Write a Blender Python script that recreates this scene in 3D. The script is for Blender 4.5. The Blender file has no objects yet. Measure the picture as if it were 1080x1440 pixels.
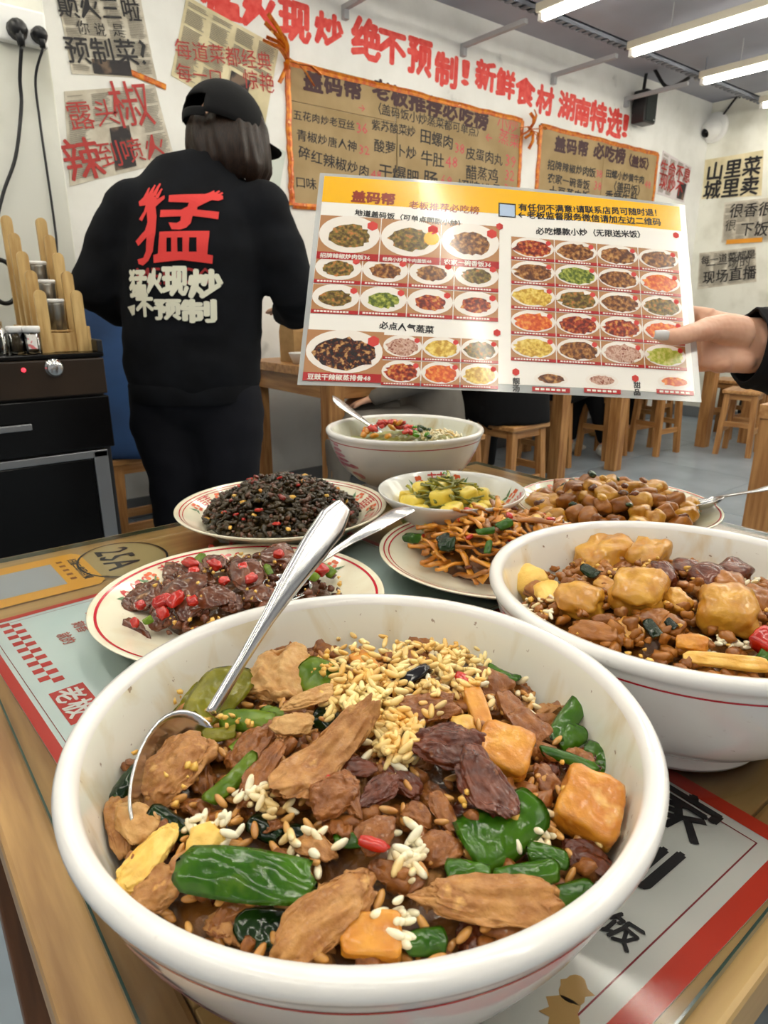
import bpy, bmesh, math, random
from math import sin, cos, pi, radians as R, atan2, hypot, sqrt
from mathutils import Vector, Matrix, noise
from mathutils.bvhtree import BVHTree

S = bpy.context.scene
COL = S.collection

# ------------------------------------------------------------------ camera, world, lights, exposure
CAMZ = 1.023
HEAD, PITCH, FPX = 0.6747, 0.3065, 932.0
cd = bpy.data.cameras.new('camera')
cam = bpy.data.objects.new('camera', cd); COL.objects.link(cam)
cam.location = (0, 0, CAMZ)
cam.rotation_euler = (pi / 2 - PITCH, 0, -(HEAD))
# heading: camera looks towards (sin HEAD, cos HEAD)
cd.sensor_fit = 'VERTICAL'; cd.sensor_height = 24.0; cd.lens = 24.0 * FPX / 1440.0
cd.clip_start = 0.01; cd.clip_end = 50
cd.dof.use_dof = True; cd.dof.focus_distance = 0.42; cd.dof.aperture_fstop = 16
S.camera = cam

W = bpy.data.worlds.new('world'); S.world = W; W.use_nodes = True
W.node_tree.nodes['Background'].inputs[0].default_value = (1.0, 0.975, 0.93, 1)
W.node_tree.nodes['Background'].inputs[1].default_value = 0.34
S.view_settings.view_transform = 'Standard'; S.view_settings.look = 'None'
S.view_settings.gamma = 1; S.view_settings.use_curve_mapping = False
S.view_settings.exposure = 0.35
TUBE_POWER = 21.0          # emission strength of every ceiling tube

# ------------------------------------------------------------------ small helpers
CH, SH, CP, SP = cos(HEAD), sin(HEAD), cos(PITCH), sin(PITCH)
CAM = Vector((0, 0, CAMZ))

def ray(px, py):
    a = (px - 540) / FPX; b = (py - 720) / FPX
    x = a; y = CP - b * SP; z = -SP - b * CP
    return Vector((x * CH + y * SH, -x * SH + y * CH, z))
def at_z(px, py, z):
    d = ray(px, py); return CAM + d * ((z - CAMZ) / d.z)
def at_y(px, py, y):
    d = ray(px, py); return CAM + d * (y / d.y)
def at_x(px, py, x):
    d = ray(px, py); return CAM + d * (x / d.x)
def at_f(px, py, f):
    return CAM + ray(px, py) * f
def cw(xc, yc, z):
    """point given right / forward (horizontal) of the viewpoint and height"""
    return Vector((xc * CH + yc * SH, -xc * SH + yc * CH, z))

def s2l(c):
    return c / 12.92 if c <= 0.04045 else ((c + 0.055) / 1.055) ** 2.4
def rgb(r, g, b):
    return (s2l(r / 255), s2l(g / 255), s2l(b / 255), 1)

MATS = {}
def mat(name, col, rough=0.5, metal=0.0, col2=None, scale=20.0, bump=0.0, bscale=None, coat=0.0, sss=0.0,
        emit=None, estr=0.0, detail=3.0, lo=0.35, hi=0.65, stretch=None, spec=None, distort=0.0, col3=None):
    if name in MATS: return MATS[name]
    m = bpy.data.materials.new(name); m.use_nodes = True
    nt = m.node_tree; N = nt.nodes; L = nt.links
    b = N['Principled BSDF']
    b.inputs['Base Color'].default_value = col
    b.inputs['Roughness'].default_value = rough
    b.inputs['Metallic'].default_value = metal
    if spec is not None: b.inputs['Specular IOR Level'].default_value = spec
    if coat: b.inputs['Coat Weight'].default_value = coat; b.inputs['Coat Roughness'].default_value = 0.09
    if sss: b.inputs['Subsurface Weight'].default_value = sss; b.inputs['Subsurface Scale'].default_value = 0.004; b.inputs['Subsurface Radius'].default_value = (1, .45, .25)
    if emit: b.inputs['Emission Color'].default_value = emit; b.inputs['Emission Strength'].default_value = estr
    if col2 or bump:
        tc = N.new('ShaderNodeTexCoord'); mp = N.new('ShaderNodeMapping')
        L.new(tc.outputs['Object'], mp.inputs[0])
        if stretch: mp.inputs['Scale'].default_value = stretch
        oi = N.new('ShaderNodeObjectInfo'); va = N.new('ShaderNodeVectorMath'); va.operation = 'MULTIPLY_ADD'
        cmb = N.new('ShaderNodeCombineXYZ')
        for k in range(3): L.new(oi.outputs['Random'], cmb.inputs[k])
        L.new(cmb.outputs[0], va.inputs[0]); va.inputs[1].default_value = (7, 11, 13); L.new(mp.outputs[0], va.inputs[2])
        nz = N.new('ShaderNodeTexNoise'); nz.inputs['Scale'].default_value = scale; nz.inputs['Detail'].default_value = detail
        nz.inputs['Distortion'].default_value = distort
        L.new(va.outputs[0], nz.inputs['Vector'])
        if col2:
            cr = N.new('ShaderNodeValToRGB')
            cr.color_ramp.elements[0].position = lo; cr.color_ramp.elements[0].color = col
            cr.color_ramp.elements[1].position = hi; cr.color_ramp.elements[1].color = col2
            if col3:
                e = cr.color_ramp.elements.new(min(.99, hi + .12)); e.color = col3
            L.new(nz.outputs['Fac'], cr.inputs[0]); L.new(cr.outputs[0], b.inputs['Base Color'])
        if bump:
            n2 = N.new('ShaderNodeTexNoise'); n2.inputs['Scale'].default_value = bscale or scale * 2; n2.inputs['Detail'].default_value = 4
            L.new(va.outputs[0], n2.inputs['Vector'])
            bp = N.new('ShaderNodeBump'); bp.inputs['Strength'].default_value = bump; bp.inputs['Distance'].default_value = 0.002
            L.new(n2.outputs['Fac'], bp.inputs['Height']); L.new(bp.outputs[0], b.inputs['Normal'])
    MATS[name] = m
    return m

def glass_mat(name, tint=(1, 1, 1, 1), refl=1.0, rough=0.02):
    """thin clear sheet: transparent with a Fresnel mirror"""
    if name in MATS: return MATS[name]
    m = bpy.data.materials.new(name); m.use_nodes = True
    nt = m.node_tree; N = nt.nodes; L = nt.links; N.remove(N['Principled BSDF'])
    t = N.new('ShaderNodeBsdfTransparent'); t.inputs[0].default_value = tint
    g = N.new('ShaderNodeBsdfGlossy'); g.inputs['Roughness'].default_value = rough; g.inputs[0].default_value = (refl, refl, refl, 1)
    f = N.new('ShaderNodeFresnel'); f.inputs[0].default_value = 1.5
    x = N.new('ShaderNodeMixShader'); L.new(f.outputs[0], x.inputs[0]); L.new(t.outputs[0], x.inputs[1]); L.new(g.outputs[0], x.inputs[2])
    L.new(x.outputs[0], N['Material Output'].inputs[0]); MATS[name] = m
    return m

def link(o, parent=None):
    COL.objects.link(o)
    if parent is not None: o.parent = parent
    return o
def tag(o, label=None, cat=None, group=None, kind=None):
    if label: o['label'] = label
    if cat: o['category'] = cat
    if group: o['group'] = group
    if kind: o['kind'] = kind
    return o
def thing(name, label, cat, loc=(0, 0, 0), rz=0.0, group=None):
    o = bpy.data.objects.new(name, None); o.empty_display_size = .02
    o.location = loc; o.rotation_euler = (0, 0, rz); COL.objects.link(o)
    return tag(o, label, cat, group)
def from_data(name, verts, faces, m, parent=None, smooth=False, loc=None):
    me = bpy.data.meshes.new(name); me.from_pydata([tuple(v) for v in verts], [], faces)
    if m: me.materials.append(m)
    if smooth: me.polygons.foreach_set('use_smooth', [True] * len(me.polygons))
    me.update(); o = bpy.data.objects.new(name, me)
    if loc is not None: o.location = loc
    return link(o, parent)
def obj(name, bm, m, parent=None, smooth=False, loc=None, rot=None):
    me = bpy.data.meshes.new(name); bm.normal_update(); bm.to_mesh(me); bm.free()
    for x in (m if isinstance(m, (list, tuple)) else [m]): me.materials.append(x)
    if smooth: me.polygons.foreach_set('use_smooth', [True] * len(me.polygons))
    me.update(); o = bpy.data.objects.new(name, me)
    if loc is not None: o.location = loc
    if rot is not None: o.rotation_euler = rot
    return link(o, parent)
def dup(o, parent=None, mats=None):
    c = o.copy(); COL.objects.link(c)
    if parent is not None: c.parent = parent
    for ch in list(o.children): dup(ch, c)
    return c

def bx(bm, x0, x1, y0, y1, z0, z1, bev=0.0, M=None):
    r = bmesh.ops.create_cube(bm, size=1.0)
    vs = r['verts']
    for v in vs:
        v.co = Vector(((x0 + x1) / 2 + v.co.x * (x1 - x0), (y0 + y1) / 2 + v.co.y * (y1 - y0), (z0 + z1) / 2 + v.co.z * (z1 - z0)))
    if bev > 0:
        es = list({e for v in vs for e in v.link_edges})
        rr = bmesh.ops.bevel(bm, geom=es, offset=bev, segments=2, affect='EDGES', profile=.5)
        vs = list(set(rr['verts']) | {v for v in vs if v.is_valid})
    if M is not None:
        bmesh.ops.transform(bm, matrix=M, verts=vs)
    return bm
def box(x0, x1, y0, y1, z0, z1, bev=0.0):
    return bx(bmesh.new(), x0, x1, y0, y1, z0, z1, bev)
def lathe(bm, prof, seg=64, c=(0, 0, 0), mats=None):
    """prof list of (r,z); closed at axis when r==0"""
    rings = []
    for r, z in prof:
        if r < 1e-6: rings.append([bm.verts.new((c[0], c[1], c[2] + z))])
        else: rings.append([bm.verts.new((c[0] + r * cos(2 * pi * k / seg), c[1] + r * sin(2 * pi * k / seg), c[2] + z)) for k in range(seg)])
    for i in range(len(rings) - 1):
        a, b = rings[i], rings[i + 1]
        for k in range(seg):
            k2 = (k + 1) % seg
            if len(a) == 1 and len(b) == 1: continue
            if len(a) == 1: f = bm.faces.new((a[0], b[k], b[k2]))
            elif len(b) == 1: f = bm.faces.new((a[k2], a[k], b[0]))
            else: f = bm.faces.new((a[k], b[k], b[k2], a[k2]))
            if mats: f.material_index = mats[i]
    return bm
def tube(bm, pts, rad, seg=8, caps=True, flat=None, up=Vector((0, 0, 1))):
    """loft through pts; rad a number, a list, or a list of (rx, ry)"""
    pts = [Vector(p) for p in pts]; n = len(pts)
    rings = []
    prev = None
    for i, p in enumerate(pts):
        t = (pts[min(i + 1, n - 1)] - pts[max(i - 1, 0)]).normalized()
        if prev is None:
            u = up if abs(t.dot(up)) < .95 else Vector((1, 0, 0))
            a = (u - t * u.dot(t)).normalized()
        else:
            a = (prev - t * prev.dot(t)).normalized()
        prev = a; b = t.cross(a)
        r = rad[i] if isinstance(rad, (list, tuple)) else rad
        ra, rb = r if isinstance(r, (list, tuple)) else (r, r)
        rings.append([bm.verts.new(p + a * (ra * cos(2 * pi * k / seg)) + b * (rb * sin(2 * pi * k / seg))) for k in range(seg)])
    for i in range(n - 1):
        for k in range(seg):
            k2 = (k + 1) % seg
            bm.faces.new((rings[i][k], rings[i][k2], rings[i + 1][k2], rings[i + 1][k]))
    if caps:
        bm.faces.new(list(reversed(rings[0]))); bm.faces.new(rings[-1])
    return bm
def smooth_path(pts, sub=6):
    """Catmull-Rom"""
    pts = [Vector(p) for p in pts]; out = []
    P = [pts[0]] + pts + [pts[-1]]
    for i in range(1, len(P) - 2):
        for k in range(sub):
            t = k / sub
            out.append(.5 * ((2 * P[i]) + (P[i + 1] - P[i - 1]) * t + (2 * P[i - 1] - 5 * P[i] + 4 * P[i + 1] - P[i + 2]) * t * t + (3 * P[i] - P[i - 1] - 3 * P[i + 1] + P[i + 2]) * t ** 3))
    out.append(pts[-1]); return out
def lerp_list(v, n):
    out = []
    for i in range(n):
        t = i / (n - 1) * (len(v) - 1); k = min(int(t), len(v) - 2); u = t - k
        a, b = v[k], v[k + 1]
        out.append(tuple(x + (y - x) * u for x, y in zip(a, b)) if isinstance(a, (tuple, list)) else a + (b - a) * u)
    return out
def ellipsoid(bm, c, r, M=None, u=16, v=10):
    rr = bmesh.ops.create_uvsphere(bm, u_segments=u, v_segments=v, radius=1)
    T = Matrix.Translation(Vector(c)) @ (M or Matrix.Identity(4)) @ Matrix.Diagonal((r[0], r[1], r[2], 1))
    bmesh.ops.transform(bm, matrix=T, verts=rr['verts'])
def remeshed(name, bm, voxel, m, parent=None, smooth_it=4, dec=None):
    """one continuous surface out of overlapping lofts"""
    me = bpy.data.meshes.new('tmp'); bmesh.ops.recalc_face_normals(bm, faces=bm.faces); bm.to_mesh(me); bm.free()
    o = bpy.data.objects.new('tmp', me); COL.objects.link(o)
    r = o.modifiers.new('r', 'REMESH'); r.mode = 'VOXEL'; r.voxel_size = voxel
    s = o.modifiers.new('s', 'SMOOTH'); s.iterations = smooth_it; s.factor = .5
    if dec: d = o.modifiers.new('d', 'DECIMATE'); d.ratio = dec
    dg = bpy.context.evaluated_depsgraph_get(); dg.update()
    me2 = bpy.data.meshes.new_from_object(o.evaluated_get(dg))
    bpy.data.objects.remove(o); bpy.data.meshes.remove(me)
    me2.name = name; me2.materials.clear(); me2.materials.append(m)
    me2.polygons.foreach_set('use_smooth', [True] * len(me2.polygons))
    return link(bpy.data.objects.new(name, me2), parent)

# ------------------------------------------------------------------ lettering: glyph outlines of the built-in font
GL = {}
def prepare_glyphs(chars, offs):
    tmp = []
    for of in offs:
        for ch in sorted(set(chars)):
            if ch.isspace(): continue
            c = bpy.data.curves.new('g', 'FONT'); c.body = ch; c.resolution_u = 1
            o = bpy.data.objects.new('g', c); COL.objects.link(o); tmp.append((ch, of, o, c))
    dg = bpy.context.evaluated_depsgraph_get(); dg.update()
    for ch, of, o, c in tmp:
        e = o.evaluated_get(dg); me = e.to_mesh()
        vs = [(v.co.x, v.co.y) for v in me.vertices]; fs = [tuple(p.vertices) for p in me.polygons]
        e.to_mesh_clear()
        w = max([v[0] for v in vs], default=.3) + .06
        GL[(ch, of)] = (vs, fs, w if ord(ch) < 0x2000 else 1.0)
    for ch, of, o, c in tmp:
        bpy.data.objects.remove(o); bpy.data.curves.remove(c)

class Print:
    """collects flat print (letters, shapes) in a 2-D layout and lays it on a surface by mapf(x, y, lift)"""
    def __init__(s): s.v = []; s.f = []; s.step = .00015
    def poly(s, pts):
        n = len(s.v); s.v += [tuple(p) for p in pts]; s.f.append(tuple(range(n, n + len(pts))))
    def rect(s, x0, y0, x1, y1): s.poly([(x0, y0), (x1, y0), (x1, y1), (x0, y1)])
    def ell(s, cx, cy, rx, ry, n=24, wob=0, seed=0):
        s.poly([(cx + rx * cos(2 * pi * k / n) * (1 + wob * noise.noise(Vector((seed, k * .9, 3)))),
                 cy + ry * sin(2 * pi * k / n) * (1 + wob * noise.noise(Vector((seed, k * .9, 3))))) for k in range(n)])
    def line(s, pts, w):
        pts = [Vector(p).to_2d() if len(p) > 2 else Vector(p) for p in pts]
        for a, b in zip(pts, pts[1:]):
            d = (b - a); 
            if d.length < 1e-9: continue
            d.normalize(); nn = Vector((-d.y, d.x)) * w / 2; e = d * w * .3
            s.poly([a - nn - e, b - nn + e, b + nn + e, a + nn - e])
    def text(s, body, x, y, size, bold=.02, rot=0.0, sx=1.0, slant=0.0, gap=0.0, jit=0.0, seed=1, down=False):
        rnd = random.Random(seed); pen = 0
        for ch in body:
            if ch == ' ': pen += .4; continue
            vs, fs, w = GL[(ch, bold)]
            a = rot; jx = jy = 0; js = 1
            if jit: a2 = rnd.uniform(-jit, jit); jy = rnd.uniform(-jit, jit) * .5; js = 1 + rnd.uniform(-jit, jit)
            else: a2 = 0
            for li, (bx_, by_) in enumerate(BOLD[bold]):
              n = len(s.v)
              for (vx, vy) in vs:
                cx, cy = vx - .5 + bx_, vy - .36 + by_
                cx, cy = (cx * cos(a2) - cy * sin(a2)) * js, (cx * sin(a2) + cy * cos(a2)) * js
                lx = (cx + .5) * sx + slant * cy; ly = cy + .36 + jy
                if down: ly -= pen
                else: lx += pen * sx
                lx *= size; ly *= size
                s.v.append((x + lx * cos(a) - ly * sin(a), y + lx * sin(a) + ly * cos(a), li))
              s.f += [tuple(i + n for i in f) for f in fs]
            pen += w + gap
        return pen * size * sx
    def glyph(s, ch, x0, y0, x1, y1, bold=.02, slant=0.0):
        """one character stretched into a box"""
        vs, fs, w = GL[(ch, bold)]
        lx = [v[0] for v in vs]; ly = [v[1] for v in vs]; ax, bx_ = min(lx), max(lx); ay, by_ = min(ly), max(ly)
        for li, (dx, dy) in enumerate(BOLD[bold]):
            n = len(s.v)
            for vx, vy in vs:
                u = (vx - ax + dx) / (bx_ - ax); v = (vy - ay + dy) / (by_ - ay)
                s.v.append((x0 + (x1 - x0) * u + slant * (y1 - y0) * v, y0 + (y1 - y0) * v, li))
            s.f += [tuple(i + n for i in f) for f in fs]
    def fit(s, body, a, b, bold=.02, jit=0.0, seed=1, tall=1.0):
        """text whose baseline runs from a to b"""
        n = sum((GL[(c, bold)][2] if c != ' ' else .4) for c in body); d = Vector(b) - Vector(a)
        s.text(body, a[0], a[1], d.length / n * tall, bold, rot=atan2(d.y, d.x), sx=1 / tall, jit=jit, seed=seed)
    def build(s, name, m, mapf, lift, parent):
        if not s.f: return None
        o = from_data(name, [mapf(q[0], q[1], lift + (q[2] * s.step if len(q) > 2 else 0)) for q in s.v], s.f, m, parent)
        if name in ('caption_print', 'small_print', 'newspaper_print', 'photo_ground', 'plate_print', 'caption_strip', 'red_badge', 'red_print', 'flower_print', 'leaf_print', 'flourish_print', 'pavilion_print', 'caption_lettering'): o['kind'] = 'stuff'
        return o

def subdiv_print(P, cell=.012):
    bm = bmesh.new(); vs = [bm.verts.new((q[0], q[1], q[2] if len(q) > 2 else 0)) for q in P.v]; P.step = .00004
    for f in P.f:
        try: bm.faces.new([vs[i] for i in f])
        except ValueError: pass
    bmesh.ops.triangulate(bm, faces=bm.faces)
    for _ in range(3):
        es = [e for e in bm.edges if e.calc_length() > cell]
        if not es: break
        bmesh.ops.subdivide_edges(bm, edges=es, cuts=1); bmesh.ops.triangulate(bm, faces=bm.faces)
    P.v = [(v.co.x, v.co.y, v.co.z) for v in bm.verts]; bm.verts.index_update(); P.f = [tuple(v.index for v in f.verts) for f in bm.faces]; bm.free()

TEXTS = ('猛火现炒绝不预制！新鲜食材湖南特选颠三啦你说是菜?露头椒辣到喷每道都经典一口惊艳山里城卖很香下饭场直播'
         '盖码帮老板推荐必吃榜五花肉豆丝青红唐人神碎味紫苏酸萝卜干爆肥肠皮蛋丸醋蒸鸡牛肚田螺招牌小黄宝农家碗'
         '地道（可单点同款）有任何满意请联系店员随时退！←监督服务微信加左边二维爆气无限送来米靓汤甜品'
         '生命不息剁25A0123456789→()MENGO扫描点餐排骨豉囍双喜刻的就个做菜土鸡蛋手工蘸水腊盖中')
prepare_glyphs(TEXTS + '豆丝蒸都可单点来三', (0.0,))
for (_c, _o) in list(GL):
    for _b in (0.02, 0.035, 0.06): GL[(_c, _b)] = GL[(_c, 0.0)]
BOLD = {0.0: [(0, 0)], 0.02: [(-.014, -.006), (.014, -.006), (0, .014)], 0.035: [(-.028, 0), (.028, 0), (0, .026), (0, -.026)], 0.06: [(.05 * cos(a), .05 * sin(a)) for a in [i * pi / 3.5 for i in range(7)]]}

# ------------------------------------------------------------------ materials of the setting
m_wall = mat('plaster_white', rgb(240, 240, 237), .85, col2=rgb(230, 230, 226), scale=5, bump=.35, bscale=14, lo=.4, hi=.66, col3=rgb(176, 176, 174), detail=6)
m_wallr = mat('plaster_cream', rgb(232, 232, 222), .85, col2=rgb(205, 204, 190), scale=4.5, bump=.5, bscale=16, lo=.45, hi=.75, col3=rgb(160, 158, 142))
m_ceil = mat('ceiling_paint', rgb(168, 171, 184), .9, col2=rgb(150, 153, 166), scale=1.5)
m_beam = mat('beam_paint', rgb(120, 124, 134), .7)
m_floor = mat('floor_tile', rgb(150, 162, 172), .32, col2=rgb(132, 144, 154), scale=5, bump=.1, bscale=60)
m_grout = mat('grout', rgb(110, 115, 118), .8)
m_wood = mat('pine_wood', rgb(196, 148, 92), .42, col2=rgb(160, 108, 58), scale=4, stretch=(1.2, 14, 14), bump=.08, bscale=12, detail=6, coat=.15)
m_woody = mat('pine_wood_y', rgb(190, 142, 86), .42, col2=rgb(152, 102, 54), scale=4, stretch=(14, 1.2, 14), bump=.08, bscale=12, detail=6, coat=.15)
m_woodz = mat('pine_wood_z', rgb(190, 140, 84), .5, col2=rgb(146, 96, 50), scale=4, stretch=(14, 14, 1.2), bump=.08, bscale=12, detail=6)
m_wtop = mat('table_wood', rgb(206, 172, 112), .4, col2=rgb(168, 130, 74), scale=3, stretch=(1.5, 18, 14), bump=.06, bscale=12, detail=6, lo=.3, hi=.7)
m_wrail = mat('rail_wood', rgb(186, 146, 90), .42, col2=rgb(140, 100, 56), scale=6, stretch=(14, 1.2, 14), bump=.06, bscale=12, detail=6, lo=.35, hi=.7)
m_black = mat('black_plastic', rgb(22, 22, 24), .4)
m_blackgloss = mat('black_glass', rgb(7, 7, 8), .18, spec=.25)
m_steel = mat('steel', rgb(205, 205, 205), .18, metal=1)
m_steelb = mat('steel_brushed', rgb(150, 152, 155), .38, metal=.9)
m_white = mat('white_plastic', rgb(238, 238, 236), .35)
m_grey = mat('grey_conduit', rgb(170, 172, 176), .5)
m_gold = mat('gold_tape', rgb(214, 132, 24), .3, col2=rgb(172, 62, 10), scale=34, metal=.2, bump=.5, bscale=60, col3=rgb(250, 214, 130))
m_card = mat('cardboard', rgb(176, 152, 112), .85, col2=rgb(160, 136, 96), scale=6)
m_ink = mat('black_ink', rgb(30, 28, 32), .6)
m_inkr = mat('dark_red_ink', rgb(92, 30, 34), .6)
m_red = mat('red_paint', rgb(214, 48, 44), .6, col2=rgb(228, 84, 74), scale=30)
m_redp = mat('red_print', rgb(206, 44, 34), .45)
m_pink = mat('pink_ink', rgb(204, 80, 90), .6)
m_pred = mat('poster_red_ink', rgb(176, 50, 46), .6)
m_news = mat('newsprint', rgb(214, 208, 194), .8, col2=rgb(188, 180, 164), scale=18)
m_newsy = mat('yellow_newsprint', rgb(228, 216, 180), .8, col2=rgb(206, 194, 156), scale=10)
m_newsi = mat('newsprint_ink', rgb(150, 144, 132), .8)
m_photo = mat('newsprint_photo', rgb(50, 46, 48), .7, col2=rgb(120, 100, 84), scale=14, lo=.5, hi=.62)
m_plast = mat('print_white', rgb(244, 244, 240), .35)

# ------------------------------------------------------------------ the room
TBL = .75
WY, WX, CZ = 3.23, 6.12, 2.62
wall_back = obj('wall_back', box(-2.2, WX + .12, WY, WY + .12, 0, 3.0), m_wall); tag(wall_back, kind='structure')
wall_right = obj('wall_right', box(WX, WX + .12, -3.2, WY - .001, 0, 3.0), m_wallr); tag(wall_right, kind='structure')
pil = obj('pillar', box(-.9, .61, 2.25, WY, 0, CZ, .004), m_wallr); tag(pil, kind='structure')
ceil = obj('ceiling', box(-2.2, WX + .12, -3.2, WY + .12, CZ, CZ + .1), m_ceil); tag(ceil, kind='structure')
flo = obj('floor', box(-2.2, WX + .12, -3.2, WY + .12, -.12, -.006), m_grout); tag(flo, kind='structure')
rnd = random.Random(4)
tm = None
TS = .8
for i in range(11):
    for j in range(8):
        x0 = -2.2 + i * TS - .02; y0 = -3.2 + j * TS + .02
        if x0 > WX - .1: continue
        w = min(TS, WX - x0); h = min(TS, WY - y0)
        if h < .05: continue
        if w > TS - .001 and h > TS - .001:
            if tm is None:
                t = obj('floor_tile', box(0, TS - .004, 0, TS - .004, -.008, 0, .0012), m_floor, flo); tm = t.data
            else:
                t = link(bpy.data.objects.new('floor_tile', tm), flo)
        else:
            t = obj('floor_tile', box(0, w - .004, 0, h - .004, -.008, 0, .0012), m_floor, flo)
        t.location = (x0, y0, rnd.uniform(-.0006, 0))
bs = obj('baseboard_back', box(.62, WX, WY - .012, WY, 0, .1, .002), mat('skirting', rgb(120, 124, 128), .5)); tag(bs, kind='structure')
bs = obj('baseboard_right', box(WX - .012, WX, -3.2, WY - .013, 0, .1, .002), mat('skirting', rgb(120, 124, 128), .5)); tag(bs, kind='structure')
# ceiling beams
for k, (x0, x1, y0, y1) in enumerate([(-2.2, WX, 1.55, 1.85), (-2.2, WX, -1.4, -1.1)]):
    b = obj('beam', box(x0, x1, y0, y1, CZ - .08, CZ, .004), m_beam); tag(b, kind='structure')

# ------------------------------------------------------------------ tube lamps: real lamps of the room, in rows along y
m_tube = mat('lit_tube', (1, 1, 1, 1), .5, emit=(1.0, .955, .84, 1), estr=TUBE_POWER)
m_housing = mat('lamp_housing', rgb(196, 190, 172), .5)
tubex = [-1.04, -.2, .64, 1.48, 2.32, 3.165, 4.0, 4.85, 5.75]
cols = ['over the pillar side', 'over the cabinet', 'above the dining table', 'above the standing woman', 'second from the pillar side', 'above the first cardboard board', 'above the second cardboard board', 'left of the camera dome', 'beside the camera dome']
rows = [(1.30, 2.66, 'nearest the lettered wall'), (-.15, 1.20, 'in the middle of the room'), (-1.6, -.25, 'behind the diner')]
for i, x in enumerate(tubex):
    for j, (y0, y1, rt) in enumerate(rows):
        t = thing('tube_lamp', 'white tube lamp ' + cols[i] + ', ' + rt, 'lamp', (x, y0, 2.43), 0, 'ceiling tube lamps')
        L = y1 - y0
        if i == 0 and j == 0:
            bm = box(-.042, .042, 0, L, .014, .055, .004); h = obj('housing', bm, m_housing, t)
            bm = bmesh.new(); tube(bm, [(0, .03, 0), (0, L - .03, 0)], .021, 12); u = obj('tube', bm, m_tube, t, True)
            bm = bmesh.new()
            for yy in (0, L - .03): bx(bm, -.02, .02, yy, yy + .03, -.02, .02, .003)
            e = obj('end_cap', bm, m_white, t)
            bm = bmesh.new()
            for yy in (.25, L - .25): tube(bm, [(0, yy, .05), (0, yy, CZ - 2.43)], .003, 6)
            r = obj('hanger', bm, m_grey, t)
            HM = [q.data for q in (h, u, e, r)]
        else:
            for nm, md in zip(('housing', 'tube', 'end_cap', 'hanger'), HM): link(bpy.data.objects.new(nm, md), t)
# long slotted struts carrying the lamps and the conduits that run on to the wall
for k, (yy, lb) in enumerate([(2.72, 'slotted steel strut crossing above the lamp ends near the wall'), (1.25, 'slotted steel strut crossing between the lamp rows')]):
    bm = bmesh.new(); bx(bm, -2.1, WX - .01, yy - .02, yy + .02, 2.502, 2.512)
    for s in (-.02, .018): bx(bm, -2.1, WX - .01, yy + s, yy + s + .002, 2.482, 2.51)
    x = 2.5
    while x < WX - .1:
        bx(bm, x, x + .03, yy - .024, yy + .024, 2.478, 2.483); x += .06
    for xx in (-1, 1, 3, 5): tube(bm, [(xx, yy, 2.51), (xx, yy, CZ)], .004, 6)
    o = obj('ceiling_strut', bm, m_beam); tag(o, lb, 'strut')
for i, x in enumerate(tubex[4:8]):
    bm = box(x - .014, x + .014, 2.75, WY, 2.43, 2.455, .003)
    bx(bm, x - .014, x + .014, WY - .03, WY, 2.39, 2.43)
    o = obj('conduit', bm, m_grey)
    tag(o, 'grey cable conduit to the wall from the lamp ' + cols[4 + i], 'conduit')
for k, (a, b, lb) in enumerate([((5.3, 1.4, 2.57), (5.2, 2.9, 2.57), 'thick grey pipe under the ceiling in the far corner'), ((4.55, 1.2, 2.56), (5.75, 2.3, 2.56), 'pale slanting pipe under the ceiling'),
                                ((5.0, 1.9, 2.54), (6.1, 1.8, 2.54), 'grey pipe running into the right wall under the ceiling')]):
    bm = bmesh.new(); tube(bm, [a, ((a[0] + b[0]) / 2, (a[1] + b[1]) / 2, a[2] + .01), b], .022, 10)
    o = obj('ceiling_pipe', bm, m_grey, None, True); tag(o, lb, 'pipe')

# ------------------------------------------------------------------ wall lettering and posters
def wallmap(x, y, l): return Vector((x, WY - .0006 - l, y))
# big red slogan, flat paint on the wall
P = Print()
def wall_px(px, py): q = at_y(px, py, WY); return q.x, q.z
SLO = [('猛', 284, 338, -30, 24), ('火', 342, 388, -14, 40), ('现', 393, 436, 4, 57), ('炒', 444, 481, 20, 64), ('绝', 495, 534, 27, 82), ('不', 532, 569, 46, 89), ('预', 573, 605, 56, 104), ('制', 611, 641, 76, 121), ('！', 650, 657, 86, 119),
       ('新', 668, 695, 86, 126), ('鲜', 697, 722, 98, 137), ('食', 724, 750, 110, 147), ('材', 753, 776, 121, 160), ('湖', 784, 806, 130, 167), ('南', 807, 827, 138, 176), ('特', 828, 850, 143, 184), ('选', 852, 872, 152, 192), ('！', 875, 880, 162, 192)]
for ch, a, b, t_, d in SLO:
    x0, z0 = wall_px(a, d); x1, z1 = wall_px(b, d); xa, za = wall_px((a + b) / 2, d); xb, zt = wall_px((a + b) / 2, t_)
    P.glyph(ch, x0, za, x1, zt, .06, slant=.04)
o = P.build('slogan_lettering', m_red, wallmap, .0003, wall_back)

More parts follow.
